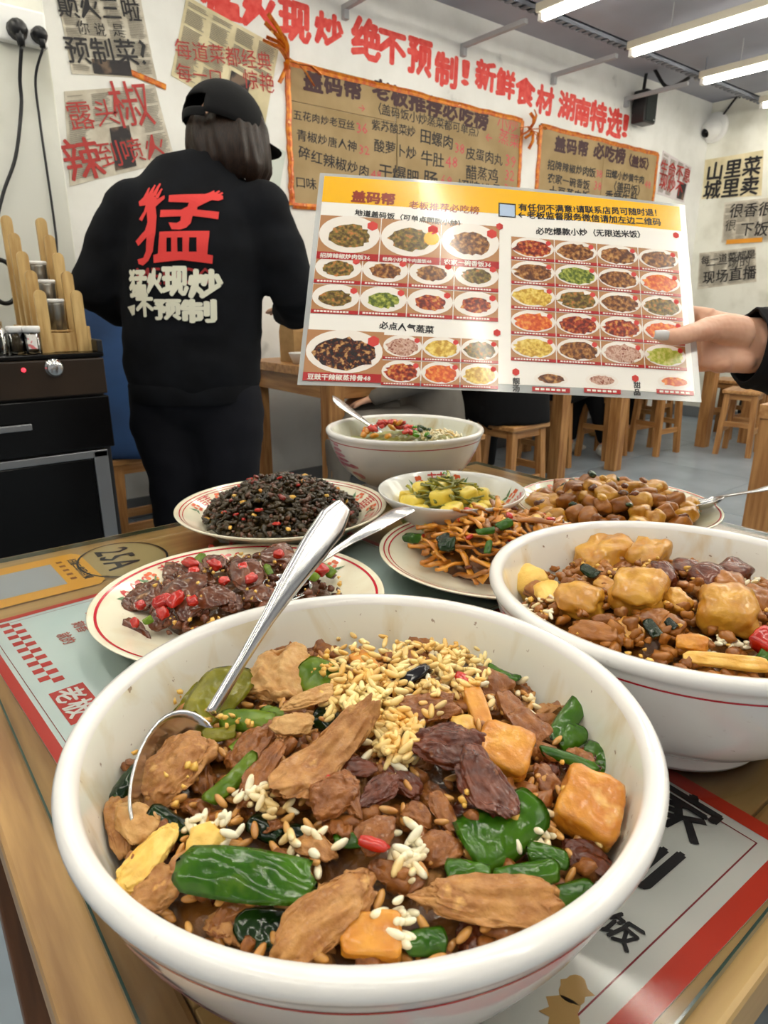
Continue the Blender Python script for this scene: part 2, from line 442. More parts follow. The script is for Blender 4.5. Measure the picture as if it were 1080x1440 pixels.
def poster(label, name, centre, w, h, rot, mt, plane='y', layers=(), curl=.004):
    """paper sheet flat on a wall; layers: list of (Print, material, partname)"""
    c, s = cos(rot), sin(rot)
    def mp(x, y, l):
        a, b = x * c - y * s, x * s + y * c
        if plane == 'y': return Vector((centre[0] + a, WY - .0012 - l, centre[1] + b))
        if plane == 'x': return Vector((WX - .0012 - l, centre[0] - a, centre[1] + b))
        return Vector(plane(centre[0] + a, centre[1] + b, l))
    n = 8; vs = []; fs = []
    for k in range(2):
        for j in range(n + 1):
            for i in range(n + 1):
                u = i / n * 2 - 1; v = j / n * 2 - 1
                cu = curl * max(0, abs(u * v) - .7) * 3
                vs.append(mp(u * w / 2, v * h / 2, k * .0008 + (cu if k else 0)))
    q = (n + 1) ** 2
    for j in range(n):
        for i in range(n):
            a = j * (n + 1) + i; fs.append((a + q, a + 1 + q, a + n + 2 + q, a + n + 1 + q)); fs.append((a + n + 1, a + n + 2, a + 1, a))
    for i in range(n):
        fs.append((i, i + 1, i + 1 + q, i + q)); b0 = n * (n + 1) + i; fs.append((b0 + 1, b0, b0 + q, b0 + q + 1))
        a0 = i * (n + 1); a1 = (i + 1) * (n + 1); fs.append((a1, a0, a0 + q, a1 + q)); fs.append((a0 + n, a1 + n, a1 + n + q, a0 + n + q))
    o = from_data(name, vs, fs, mt)
    tag(o, label, 'poster')
    for k, (pr, m, pn) in enumerate(layers): pr.build(pn, m, mp, .0012 + .0004 * k, o)
    return o
def newsprint(w, h, seed, photo=None):
    rr = random.Random(seed); P = Print()
    cols_ = 4; cwid = w / cols_
    for c in range(cols_):
        y = h / 2 - .03
        while y > -h / 2 + .02:
            if photo and photo[0] - .01 < -w / 2 + c * cwid + cwid * .5 < photo[2] + .01 and photo[1] - .01 < y < photo[3] + .01: y -= .012; continue
            P.rect(-w / 2 + c * cwid + .008, y, -w / 2 + (c + 1) * cwid - .008 - rr.random() * .02, y + .0035)
            y -= .0095 if rr.random() > .06 else .03
    Q = Print()
    if photo: Q.rect(*photo)
    return P, Q
def wp(px, py): q = at_y(px, py, WY); return (q.x, q.z)
def wr(px, py): q = at_x(px, py, WX); return (-q.y, q.z)
def paper(label, corners, mt, texts, plane='y', photo=None, seed=1, news=True):
    """sheet on a wall with corners TL TR BR BL given where they meet the wall; texts: (string, start, end, weight, material, jitter)"""
    f = wp if plane == 'y' else wr
    C_ = [Vector(f(*c)) for c in corners]
    if plane == 'y': mp3 = lambda a, l: Vector((a.x, WY - .0012 - l, a.y))
    else: mp3 = lambda a, l: Vector((WX - .0012 - l, -a.x, a.y))
    bil = lambda u, v: (C_[0] * (1 - u) + C_[1] * u) * (1 - v) + (C_[3] * (1 - u) + C_[2] * u) * v
    n = 8; V = []; F = []
    for k in range(2):
        for jj in range(n + 1):
            for ii in range(n + 1):
                u = ii / n; v = jj / n; e = .010 * max(0, abs((u * 2 - 1) * (v * 2 - 1)) - .6)
                V.append(mp3(bil(u, v), k * .0008 + (e if k else 0)))
    q = (n + 1) ** 2
    for jj in range(n):
        for ii in range(n):
            a = jj * (n + 1) + ii; F.append((a, a + 1, a + n + 2, a + n + 1)); F.append((a + n + 1 + q, a + n + 2 + q, a + 1 + q, a + q))
    for ii in range(n):
        F.append((ii + 1, ii, ii + q, ii + 1 + q)); b0 = n * (n + 1) + ii; F.append((b0, b0 + 1, b0 + 1 + q, b0 + q))
        a0 = ii * (n + 1); a1 = a0 + n + 1; F.append((a0, a1, a1 + q, a0 + q)); F.append((a1 + n, a0 + n, a0 + n + q, a1 + n + q))
    o = from_data('poster', V, F, mt); tag(o, label, 'poster')
    flatm = lambda x, y, l: mp3(Vector((x, y)), l)
    uvm = lambda x, y, l: mp3(bil(x, y), l)
    if news:
        rr = random.Random(seed); P = Print(); Q = Print()
        for c in range(4):
            v = .05
            while v < .95:
                if not (photo and photo[0] - .12 < c * .25 + .12 < photo[2] + .12 and photo[1] - .02 < v < photo[3] + .02) and rr.random() > .06:
                    P.rect(c * .25 + .025, v, (c + 1) * .25 - .02 - rr.random() * .05, v + .009)
                    v += .02
                else: v += .03
        P.build('newspaper_print', m_newsi, uvm, .0048, o)
        if photo: Q.rect(*photo); subdiv_print(Q, .1); Q.build('newspaper_photo', m_photo, uvm, .005, o)
    for tx in texts:
        P = Print(); P.fit(tx[0], f(*tx[1]), f(*tx[2]), tx[3], jit=tx[5] if len(tx) > 5 else .03, seed=len(tx[0])); P.build('lettering', tx[4], flatm, .0056, o)
    return o
paper('newsprint poster with black brush words above the red chilli poster', [(78, -16), (196, -8), (220, 112), (101, 104)], m_news,
      [('颠火三啦', (82, 21), (200, 29), .02, m_ink), ('你', (109, 47), (127, 48), 0.0, m_ink), ('说', (133, 49), (150, 51), 0.0, m_ink), ('是', (159, 51), (176, 52), 0.0, m_ink), ('预制菜', (94, 86), (197, 90), .02, m_ink), ('?', (197, 91), (211, 92), .02, m_ink)], photo=(.25, .80, .70, .98), seed=1)
paper('newsprint poster with red brush words beside the woman in the cap', [(90, 129), (217, 119), (246, 226), (98, 262)], m_news,
      [('露', (99, 181), (136, 177), 0.0, m_pred), ('头', (137, 177), (171, 172), 0.0, m_pred), ('椒', (163, 177), (220, 170), 0.0, m_pred), ('辣', (97, 252), (150, 243), .02, m_pred), ('到', (142, 236), (176, 230), 0.0, m_pred), ('喷火', (174, 229), (237, 219), 0.0, m_pred)], photo=(.42, .45, .62, .95), seed=2)
paper('yellowed newsprint poster with red words above the black cap', [(262, -5), (392, 66), (371, 183), (240, 106)], m_newsy,
      [('每道菜都经典', (246, 80), (382, 98), .0, m_pred), ('每一口', (248, 112), (314, 121), .0, m_pred), ('惊艳', (341, 122), (386, 130), .0, m_pred)], photo=(.55, .55, .76, .92), seed=3)
paper('small pale paper with one black word beside the cap brim', [(355, 190), (402, 214), (393, 264), (350, 250)], mat('pale_paper', rgb(206, 214, 206), .8), [('炒', (359, 244), (383, 250), 0.0, m_ink)], news=False)
paper('pale paper with red words between the second board and the corner', [(932, 212), (972, 235), (961, 285), (923, 272)], mat('pale_pink_paper', rgb(222, 214, 216), .8),
      [('生命不息', (926, 243), (969, 257), .02, m_pred), ('现炒不', (925, 262), (958, 276), .02, m_pred)], seed=5, photo=(.7, .5, .95, .95))
paper('cream paper with six bold black characters below the camera dome', [(992, 225), (1074, 211), (1071, 275), (987, 280)], m_newsy,
      [('山里菜', (992, 253), (1070, 243), .035, m_ink, .02), ('城里卖', (988, 279), (1067, 271), .035, m_ink, .02)], 'x', news=False)
paper('pale paper with slanted black words above the orange tape strip', [(1019, 285), (1090, 277), (1088, 340), (1015, 341)], m_news,
      [('很香很', (1025, 305), (1086, 302), .02, m_ink), ('很', (1019, 324), (1035, 323), .0, m_ink), ('下饭', (1039, 331), (1080, 330), .02, m_ink)], 'x', seed=7)
a = wr(1022, 340); b = wr(1073, 336)
o = obj('tape_strip', box(WX - .010, WX - .0082, -b[0], -a[0], a[1] - .02, a[1] + .015, .0005), mat('orange_tape', rgb(224, 150, 40), .4)); tag(o, 'orange tape strip below the slanted black words', 'tape')
paper('greyish newsprint with rows of words lowest on the right wall', [(984, 356), (1063, 347), (1064, 396), (981, 407)], m_news,
      [('每一道菜都是', (986, 372), (1063, 362), .02, m_ink), ('一一场的', (992, 380), (1056, 373), .0, m_ink), ('现场直播', (988, 398), (1064, 390), .02, m_ink)], 'x', seed=8)

# cardboard boards framed by gold tape
def board(label, x0, x1, z0, z1, pieces, texts):
    t = thing('cardboard_board', label, 'sign', ((x0 + x1) / 2, WY, z0))
    def put(o): o.location = Vector(o.location) - Vector(t.location); return o
    for (a, b, c, d) in pieces:
        k = obj('cardboard_panel', box(a, b, WY - .007, WY - .0003, c, d, .001), m_card, t); put(k)
    for (items, m) in texts:
        P = Print()
        for k_, (body, qa, qb, bo) in enumerate(items): P.fit(body, wp(*qa), wp(*qb), bo, jit=.06, seed=k_ + len(body), tall=.86 if bo < .03 else .80)
        k = P.build('lettering', m, lambda x, y, l: Vector((x, WY - .0078 - l, y)), 0, t); put(k)
    rr = random.Random(7)
    for (ax, az, bx_, bz) in [(x0 - .02, z1, x1 + .02, z1), (x0 - .02, z0, x1 + .02, z0), (x0 - .02, z0, x0 - .02, z1), (x1 + .02, z0, x1 + .02, z1)]:
        bm = bmesh.new(); n = 22; w = .014; pv = None
        d = Vector((bx_ - ax, 0, bz - az)); dn = d.normalized(); nn = Vector((-dn.z, 0, dn.x))
        for i in range(n + 1):
            p = Vector((ax, 0, az)) + d * i / n; j = nn * rr.uniform(-.004, .004)
            y1_ = WY - .0002; y0_ = WY - .012 - rr.uniform(0, .004)
            sec = [bm.verts.new((q.x, yy, q.z)) for q, yy in ((p + nn * w + j, y1_), (p + nn * w + j, y0_ + .003), (p + j, y0_), (p - nn * w + j, y0_ + .003), (p - nn * w + j, y1_))]
            if pv:
                for a in range(4): bm.faces.new((pv[a], pv[a + 1], sec[a + 1], sec[a]))
            pv = sec
        k = obj('tape_border', bm, m_gold, t); put(k)
    return t
xa0, xa1 = 1.99, 3.70
def bq(lst, ox, oy, sc, bo=.035): return [(b_, (ox + x0 / sc, oy + y0 / sc), (ox + x1 / sc, oy + y1 / sc), bo) for b_, x0, y0, x1, y1 in lst]
tx = bq([('五花肉炒老豆丝', 35, 338, 310, 390), ('青椒炒唐人神', 50, 430, 320, 487), ('碎红辣椒炒肉', 55, 512, 375, 602), ('口味', 45, 642, 140, 655), ('（盖码饭小炒蒸菜都可单点）', 385, 308, 885, 425),
         ('紫苏酸菜炒', 385, 385, 582, 418), ('酸萝卜炒', 395, 480, 585, 520), ('干爆肥', 415, 602, 598, 635), ('田螺肉', 600, 440, 750, 475), ('牛肚', 605, 540, 710, 555), ('肠', 615, 640, 680, 652),
         ('皮蛋肉丸', 805, 512, 970, 548), ('醋蒸鸡', 805, 600, 950, 625), ('招牌排骨', 768, 670, 965, 690)], 400, 60, 3.176, .02)
th = bq([('盖码帮', 80, 205, 345, 255), ('老板推荐必吃榜', 385, 240, 905, 392)], 400, 60, 3.176, .06)
tr = bq([('36', 315, 405, 372, 412), ('32', 328, 498, 378, 505), ('48', 382, 606, 432, 612), ('→', 322, 305, 362, 312), ('38', 755, 492, 803, 498), ('48', 715, 556, 772, 562), ('68', 690, 640, 748, 646), ('39', 978, 550, 1032, 560), ('32', 978, 612, 1024, 622), ('36', 975, 675, 1020, 684),
         ('小炒', 945, 382, 1040, 402), ('←', 890, 440, 930, 448), ('蒸菜', 950, 442, 1045, 472)], 400, 60, 3.176, .0)
board('cardboard price board with gold tape border behind the menu', xa0, xa1, 1.50, 2.14,
      [(1.985, 2.66, 1.98, 2.155), (1.985, 2.675, 1.50, 1.978), (2.667, 3.715, 1.50, 2.15)], [(tx, m_ink), (th, mat('dark_heading_ink', rgb(62, 26, 34), .6)), (tr, m_pink)])
tx = bq([('招牌辣椒炒肉饭', 90, 243, 305, 282), ('农家一碗香饭', 90, 302, 278, 338), ('土豆蒸肉饭', 95, 365, 278, 390), ('田螺小炒黄牛肉', 350, 280, 522, 312), ('（盖码饭）', 365, 338, 522, 365), ('香辣牛肚', 345, 388, 492, 408)], 740, 160, 3.176)
th = bq([('盖码帮', 120, 162, 272, 190), ('必吃榜', 295, 188, 436, 222), ('（盖饭）', 430, 222, 562, 250)], 740, 160, 3.176, .06)
tr = bq([('38', 305, 284, 336, 290), ('38', 296, 340, 332, 346), ('36', 298, 390, 326, 396), ('48', 524, 330, 552, 336)], 740, 160, 3.176, .0)
board('cardboard price board nearer the wall speaker', 3.93, 5.34, 1.50, 2.14,
      [(3.925, 4.64, 1.50, 2.15), (4.645, 5.355, 1.50, 2.15)], [(tx, m_ink), (th, mat('dark_heading_ink', rgb(62, 26, 34), .6)), (tr, m_pink)])
# crumpled tape bow at board corner, a short tape strip
def tape_bow(label, c, s, seed):
    rr = random.Random(seed); bm = bmesh.new()
    for k in range(9):
        a = rr.uniform(0, 2 * pi); L = s * rr.uniform(.6, 1.1)
        p0 = Vector(c); d = Vector((cos(a), -.15, sin(a)))
        q = [p0 + d * (L * t) + Vector((0, -.03 * sin(pi * t), rr.uniform(-.01, .01))) for t in (0, .3, .6, 1)]
        tube(bm, q, [(.003, .012)] * 4, 6)
    o = obj('tape_bow', bm, m_gold, None); tag(o, label, 'tape')
tape_bow('tangled gold tape bow at the top left corner of the first cardboard board', (1.96, WY - .03, 2.15), .17, 2)
tape_bow('tangled gold tape bow between the two cardboard boards', (3.78, WY - .03, 2.10), .13, 3)
bm = bmesh.new(); a = at_y(183, 102, WY); b = at_y(233, 123, WY)
tube(bm, [a + Vector((0, -.004, 0)), (a + b) / 2 + Vector((0, -.006, 0)), b + Vector((0, -.004, 0))], [(.012, .002)] * 3, 6, up=Vector((0, 0, 1)))
tag(obj('tape_strip', bm, m_gold), 'short gold tape strip on the corner of the black-worded poster', 'tape')

# ------------------------------------------------------------------ speaker, camera dome, sockets and cables
sx_, sz_ = wp(904, 150)
t = thing('wall_speaker', 'small black loudspeaker high on the lettered wall', 'speaker', (4.98, WY, sz_ - .17))
obj('cabinet_body', box(-.075, .075, -.14, -.03, .02, .235, .010), m_black, t)
obj('speaker_grille', box(-.066, .066, -.145, -.138, .03, .225, .004), mat('speaker_cloth', rgb(30, 40, 38), .8, col2=rgb(14, 18, 18), scale=180), t)
obj('bracket', box(-.03, .03, -.035, 0, .1, .18, .002), m_black, t)
obj('badge', box(.035, .052, -.1475, -.1445, .04, .048), m_steelb, t)
bm = bmesh.new(); tube(bm, smooth_path([(4.98, WY - .06, sz_ + .05), (5.0, WY - .08, sz_ + .24), (4.92, 2.95, 2.475), (4.85, 2.75, 2.475)]), .012, 8)
tag(obj('speaker_cable', bm, m_black, None, True), 'black cable from the wall speaker up to the lamp', 'cable')
q = at_x(1006, 180, WX)
t = thing('dome_camera', 'white dome security camera on the right wall near the corner', 'camera', (WX, q.y, q.z)); t.scale = (1.5, 1.5, 1.5)
MR = Matrix.Rotation(-pi / 2, 4, 'Y')
bm = bmesh.new(); lathe(bm, [(0, 0), (.075, 0), (.078, .012), (.07, .03), (.0, .032)], 32); bmesh.ops.transform(bm, matrix=MR, verts=bm.verts); obj('base_ring', bm, m_white, t, True)
bm = bmesh.new(); ellipsoid(bm, (-.04, 0, -.012), (.052, .052, .052), u=24, v=16); obj('ball', bm, m_white, t, True)
bm = bmesh.new(); ellipsoid(bm, (-.07, .012, -.03), (.026, .026, .026)); obj('lens', bm, m_blackgloss, t, True)
bm = bmesh.new(); tube(bm, smooth_path([(WX - .03, q.y - .05, q.z + .06), (WX - .02, q.y - .16, q.z + .2), (WX - .06, q.y - .2, 2.6)]), .009, 6)
tag(obj('camera_cable', bm, m_black, None, True), 'short dark cable above the dome camera', 'cable')

PY = 2.25
def pp(px, py, l=0): q = at_y(px, py, PY - l); return q
c = pp(30, 45)
t = thing('wall_socket', 'white double wall socket with two black plugs on the pillar', 'socket', (c.x, PY, c.z))
obj('socket_plate', box(-.062, .058, -.03, 0, -.035, .05, .006), m_white, t)
for k, (dx, dz, s) in enumerate([(-.018, -.008, .026), (.035, -.01, .021)]):
    bm = bmesh.new(); tube(bm, [(dx, -.03, dz), (dx, -.05, dz), (dx, -.066, dz - .004)], [(s, s), (s * .9, s * .9), (s * .5, s * .5)], 12)
    tube(bm, [(dx, -.052, dz), (dx, -.056, dz - s * 1.6)], [s * .5, s * .35], 8)
    o = obj('power_plug', bm, m_black, None, True, loc=(c.x, PY, c.z)); tag(o, ['larger black plug in the left half of the wall socket', 'smaller black plug in the right half of the wall socket'][k], 'plug')
bm = bmesh.new(); p0 = Vector((c.x - .018, PY - .056, c.z - .05))
tube(bm, smooth_path([p0, pp(28, 110, .03), pp(30, 150, .02), pp(22, 220, .02), pp(5, 270, .02), pp(-6, 320, .03), pp(-10, 380, .04)]), .0048, 8)
tag(obj('power_cable', bm, m_black, None, True), 'thick black cable curving down from the left plug', 'cable')
bm = bmesh.new(); p0 = Vector((c.x + .035, PY - .056, c.z - .045))
tube(bm, smooth_path([p0, pp(50, 110, .03), pp(56, 170, .02), pp(66, 240, .02), pp(76, 310, .02), pp(80, 350, .03), pp(80, 420, .05)]), .0034, 8)
tag(obj('power_cable', bm, m_black, None, True), 'thin black cable hanging from the right plug', 'cable')
bm = bmesh.new(); k = [Vector((.375 + .035 * cos(a), 2.1, 1.075 + .055 * sin(a))) for a in [i * .35 for i in range(-10, 10)]]
tube(bm, smooth_path(k, 3), .006, 8)
tag(obj('coiled_cable', bm, m_black, None, True), 'loop of black cable hanging left of the chopstick rack', 'cable')
bm = bmesh.new(); bx(bm, pp(60, 0).x, pp(85, 0).x, PY - .02, PY, 1.86, CZ, .002)
tag(obj('cable_duct', bm, m_white), 'white cable duct running up from the wall socket', 'duct')

# ------------------------------------------------------------------ cabinet at the pillar
CY = 1.756
t = thing('disinfection_cabinet', 'black cabinet with silver knob and steel lower frame beside the pillar', 'cabinet', (.1, CY, 0))
m_panel = mat('dark_brown_panel', rgb(50, 38, 28), .4, col2=rgb(36, 27, 20), scale=6, spec=.3)
obj('body', box(-.45, .405, .012, .42, .10, .895, .004), m_black, t)
obj('tray_top', box(-.455, .412, .0, .43, .893, .905, .003), m_blackgloss, t)
bm = bmesh.new(); bx(bm, -.455, .412, .41, .43, .905, .94, .003); bx(bm, .398, .412, 0, .41, .905, .935, .003)
obj('tray_rim', bm, m_black, t)
obj('control_panel', box(-.45, .408, -.008, .012, .805, .892, .003), m_panel, t)
bm = bmesh.new(); lathe(bm, [(0, .0), (.021, 0), (.021, .002), (.0175, .003), (.0175, .013), (.015, .0155), (0, .0155)], 40)
bmesh.ops.transform(bm, matrix=Matrix.Rotation(pi / 2, 4, 'X'), verts=bm.verts)
kx = at_y(75, 517, CY); ki = at_y(32, 520, CY)
obj('knob', bm, m_steel, t, True, loc=(kx.x - .1, -.008, kx.z))
bm = bmesh.new(); lathe(bm, [(0, .0), (.005, 0), (.005, .002), (0, .004)], 16); bmesh.ops.transform(bm, matrix=Matrix.Rotation(pi / 2, 4, 'X'), verts=bm.verts)
o = obj('indicator_light', bm, mat('red_lamp', rgb(230, 20, 30), .3, emit=(1, .05, .08, 1), estr=1.5), t, True, loc=(ki.x - .1, -.008, ki.z)); o['label'] = 'small round red light'
d = obj('door', box(-.45, .408, -.012, .012, .67, .80, .003), m_blackgloss, t)
hx = at_y(20, 590, CY)
bm = bmesh.new(); bx(bm, hx.x - .1 - .09, hx.x - .1 + .03, -.03, -.022, .735, .75, .002); bx(bm, hx.x - .1 - .08, hx.x - .1 - .07, -.024, -.01, .737, .748); bx(bm, hx.x - .1 + .01, hx.x - .1 + .02, -.024, -.01, .737, .748)
obj('handle', bm, m_steelb, d)
bm = bmesh.new()
for xx in (-.44, .355): bx(bm, xx, xx + .035, -.006, .02, .08, .662, .002)
bx(bm, -.44, .39, -.006, .02, .645, .664, .002); bx(bm, -.44, .39, -.006, .02, .08, .11, .002)
obj('steel_frame', bm, m_steelb, t)
d = obj('door', box(-.404, .352, -.002, .012, .112, .643, .002), m_blackgloss, t)
obj('handle', box(-.15, -.02, -.022, -.004, .40, .412, .003), m_steelb, d)
for xx, yy in ((-.42, .05), (.37, .05), (-.42, .38), (.37, .38)):
    obj('foot', box(xx - .02, xx + .02, yy - .02, yy + .02, 0, .10, .004), m_black, t)

# chopstick rack with steel canisters
CT = .906
t = thing('chopstick_rack', 'stepped bamboo rack holding white-lidded canisters on the black cabinet', 'rack', (.395, 1.80, CT))
m_bam = mat('bamboo', rgb(214, 182, 122), .45, col2=rgb(180, 142, 84), scale=6, stretch=(12, 12, 1.5), bump=.05)
prof = []
for k in range(5):
    y0 = k * .06; h = .145 + k * .046
    for sx, nm in ((-.012, 'l'), (.070, 'r')):
        bm = bmesh.new(); w = .026
        n = 8; pts = [(0, 0)] + [(w, 0)] + [(w / 2 + w / 2 * cos(a), h - w / 2 + w / 2 * sin(a)) for a in [i * pi / n for i in range(n + 1)]]
        f = [bm.verts.new((sx + x, y0, z)) for x, z in pts]; b = [bm.verts.new((sx + x, y0 + .011, z)) for x, z in pts]
        bm.faces.new(f); bm.faces.new(list(reversed(b)))
        for i in range(len(pts)): j = (i + 1) % len(pts); bm.faces.new((f[j], f[i], b[i], b[j]))
        bmesh.ops.recalc_face_normals(bm, faces=bm.faces)
        obj('upright', bm, m_bam, t)
    if k < 4: obj('divider', box(-.012, .096, y0 + .0115, y0 + .018, 0, .045 + k * .046, .001), m_bam, t)
obj('side_board', box(-.02, -.0125, 0, .251, 0, .06, .001), m_bam, t); obj('side_board', box(.0965, .104, 0, .251, 0, .06, .001), m_bam, t)
m_can = mat('canister_steel', rgb(190, 188, 180), .3, metal=.8, col2=rgb(130, 128, 120), scale=60, stretch=(1, 1, .1))
for k in range(3):
    c = thing('canister', ['white-lidded canister in the lowest step of the bamboo rack', 'white-lidded canister in the middle step of the bamboo rack', 'white-lidded canister in the highest step of the bamboo rack'][k], 'canister', (.4365, 1.842 + k * .06, CT + .052 + k * .046), 0, 'canisters in the rack')
    bm = bmesh.new(); lathe(bm, [(0, 0), (.0195, 0), (.0195, .058), (.0205, .062), (.019, .064), (0, .064)], 32); obj('can', bm, m_can, c, True)
    bm = bmesh.new(); lathe(bm, [(0, .064), (.021, .064), (.0215, .07), (.020, .073), (0, .073)], 32); obj('lid', bm, m_white, c, True)
    obj('shelf', box(-.026, .026, -.018, .018, -.004, 0, .001), m_bam, t, loc=(.0415, .042 + k * .06, .052 + k * .046))
for k, (x, y) in enumerate([(.330, 1.80), (.362, 1.785)]):
    t = thing('toothpick_jar', ['white-lidded toothpick jar further from the bamboo rack', 'white-lidded toothpick jar with red label touching the bamboo rack side'][k], 'jar', (x, y, CT), 0, 'toothpick jars')
    bm = bmesh.new(); lathe(bm, [(0, 0), (.017, 0), (.018, .004), (.018, .05), (.0172, .05), (.0172, .006), (0, .003)], 28); obj('jar_body', bm, glass_mat('clear_plastic', (.95, .96, .95, 1), .35, .1), t, True)
    bm = bmesh.new(); lathe(bm, [(0, .05), (.019, .05), (.019, .062), (.017, .064), (0, .064)], 28); obj('lid', bm, m_white, t, True)
    bm = bmesh.new(); rr = random.Random(k)
    for i in range(45):
        a = rr.uniform(0, 6.28); r = rr.uniform(0, .012); a2 = a + rr.uniform(-.6, .6)
        tube(bm, [(r * cos(a), r * sin(a), .006), (.013 * cos(a2), .013 * sin(a2), .047)], .0008, 4)
    o = obj('toothpicks', bm, m_bam, t); tag(o, kind='stuff')
    if k:
        bm = bmesh.new(); n = 8
        for i in range(n):
            a0, a1 = -2.4 + i * .14, -2.4 + (i + 1) * .14
            bm.faces.new([bm.verts.new((.0184 * cos(a), .0184 * sin(a), z)) for a, z in ((a0, .012), (a1, .012), (a1, .045), (a0, .045))])
        o = obj('paper_label', bm, mat('pink_label', rgb(222, 120, 120), .5, col2=rgb(240, 236, 230), scale=90, lo=.45, hi=.5), t)
for k, (x, y, h) in enumerate([(.285, 1.80, .075), (.262, 1.86, .085)]):
    t = thing('seasoning_jar', ['dark glass seasoning jar at the left end of the cabinet top', 'second dark seasoning jar behind the first on the cabinet'][k], 'jar', (x, y, CT))
    bm = bmesh.new(); lathe(bm, [(0, 0), (.024, 0), (.025, .004), (.025, h * .7), (.02, h * .8), (.02, h), (.018, h), (.018, h * .8), (.022, h * .68), (.022, .006), (0, .005)], 28)
    obj('jar_body', bm, glass_mat('smoky_glass', (.55, .55, .5, 1)), t, True)
    bm = bmesh.new(); lathe(bm, [(0, .006), (.021, .006), (.021, h * .45), (0, h * .46)], 24); obj('spice', bm, mat('dark_spice', rgb(70, 44, 20), .8, col2=rgb(40, 24, 12), scale=200), t, True)

# ------------------------------------------------------------------ wooden tables along the wall
def wall_table(label, x0, x1, y0, y1, name='dining_table'):
    t = thing(name, label, 'table', ((x0 + x1) / 2, (y0 + y1) / 2, 0)); w = (x1 - x0) / 2; h = (y1 - y0) / 2
    n = 5; pw = 2 * h / n
    for i in range(n): obj('plank', box(-w, w, -h + i * pw, -h + (i + 1) * pw - .0015, .71, .75, .002), m_wood, t)
    for s in (-1, 1):
        obj('apron', box(-w + .08, w - .08, s * (h - .04) - .012, s * (h - .04) + .012, .62, .71, .002), m_wood, t)
        obj('apron', box(s * (w - .04) - .012, s * (w - .04) + .012, -h + .08, h - .08, .62, .71, .002), m_woody, t)
        for q in (-1, 1): obj('leg', box(s * (w - .043) - .038, s * (w - .043) + .038, q * (h - .043) - .038, q * (h - .043) + .038, 0, .71, .003), m_woodz, t)
    return t
wall_table('wooden wall table with the white box, beyond the woman in the cap', 1.585, 3.29, 2.35, 3.10)
wall_table('wooden wall table under the right half of the menu', 3.68, 4.92, 2.27, 3.08)
# neighbour table whose leg stands at the frame edge
wall_table('neighbouring wooden table whose leg stands near the right arm', 1.992, 2.95, .02, .80)
wall_table('far wooden table beyond the black sleeve', 5.22, 5.62, 1.72, 2.22)

def make_stool():
    t = thing('wooden_stool', 'x', 'stool')
    obj('seat', box(-.14, .14, -.12, .12, .425, .45, .006), m_wood, t)
    for sx in (-1, 1):
        for sy in (-1, 1):
            bm = bmesh.new()
            vs = []
            for z, ox, oy, w in ((0, .125, .105, .017), (.425, .105, .085, .019)):
                vs.append([bm.verts.new((sx * ox + a * w, sy * oy + b * w, z)) for a, b in ((-1, -1), (1, -1), (1, 1), (-1, 1))])
            for i in range(4): j = (i + 1) % 4; bm.faces.new((vs[0][i], vs[0][j], vs[1][j], vs[1][i]))
            bm.faces.new(list(reversed(vs[0]))); bm.faces.new(vs[1])
            obj('leg', bm, m_woodz, t)
    for s in (-1, 1):
        obj('stretcher', box(-.10, .10, s * .1 - .009, s * .1 + .009, .15, .185, .002), m_wood, t)
        obj('stretcher', box(s * .12 - .009, s * .12 + .009, -.085, .085, .2, .235, .002), m_woody, t)
        obj('seat_rail', box(-.09, .09, s * .09 - .008, s * .09 + .008, .385, .424, .001), m_wood, t)
        obj('seat_rail', box(s * .11 - .008, s * .11 + .008, -.075, .075, .385, .424, .001), m_woody, t)
    return t
stool0 = make_stool()
first = True
for (x, y, rz, lb) in [(.86, 2.68, 0, 'wooden stool under the person in the blue jacket'), (.97, 2.25, .05, 'pale wooden stool right behind the standing woman legs'),
                       (2.585, 2.185, 0, 'wooden stool under the person in black behind the white bowl'), (2.08, 2.15, .1, 'wooden stool in front of the grey-coated person'),
                       (3.44, 2.65, 1.57, 'wooden stool between the two wall tables, under the person with white sneakers'), (4.02, 2.60, .05, 'wooden stool tucked under the second wall table, nearer its left end'),
                       (4.42, 2.44, -.05, 'wooden stool showing two legs below the menu corner'), (5.42, 2.42, .02, 'far wooden stool below the black sleeve'), (4.85, 2.05, .2, 'wooden stool just behind the menu corner and the table leg'), (5.17, 2.92, 1.57, 'wooden stool under the person with tan boots'), (1.27, -.14, .87, 'wooden stool under the diner holding the menu')]:
    s = stool0 if first else dup(stool0); first = False
    s.location = (x, y, 0); s.rotation_euler = (0, 0, rz); s['label'] = lb; s['group'] = 'wooden stools'

# things on the wall table
t = thing('tissue_box', 'white cardboard box with red flowers on the wall table', 'box', (1.72, 2.52, .751), .0)
obj('carton', box(-.10, .10, -.06, .06, 0, .21, .004), mat('carton_white', rgb(200, 208, 204), .6), t)
P = Print()
for k in range(5): P.ell(-.08 + k * .04, .185 + (.008 if k % 2 else 0), .024, .024, 16, .3, k)
P.build('flower_print', m_redp, lambda x, y, l: Vector((x, -.0605 - l, y)), .0002, t)
P.build('flower_print', m_redp, lambda x, y, l: Vector((-.1005 - l, -x * .6, y)), .0002, t)
P = Print()
for r_ in range(2):
    for k in range(8): P.rect(-.08 + k * .02, .09 + r_ * .03, -.068 + k * .02, .102 + r_ * .03)
P.build('small_print', m_ink, lambda x, y, l: Vector((x, -.0605 - l, y)), .0002, t)
P.build('small_print', m_ink, lambda x, y, l: Vector((-.1005 - l, -x * .6, y)), .0002, t)
t = thing('paper_bag', 'brown paper bag standing on the wall table near the white box', 'bag', (1.74, 2.83, .751), .2)
bm = bmesh.new(); vs = []
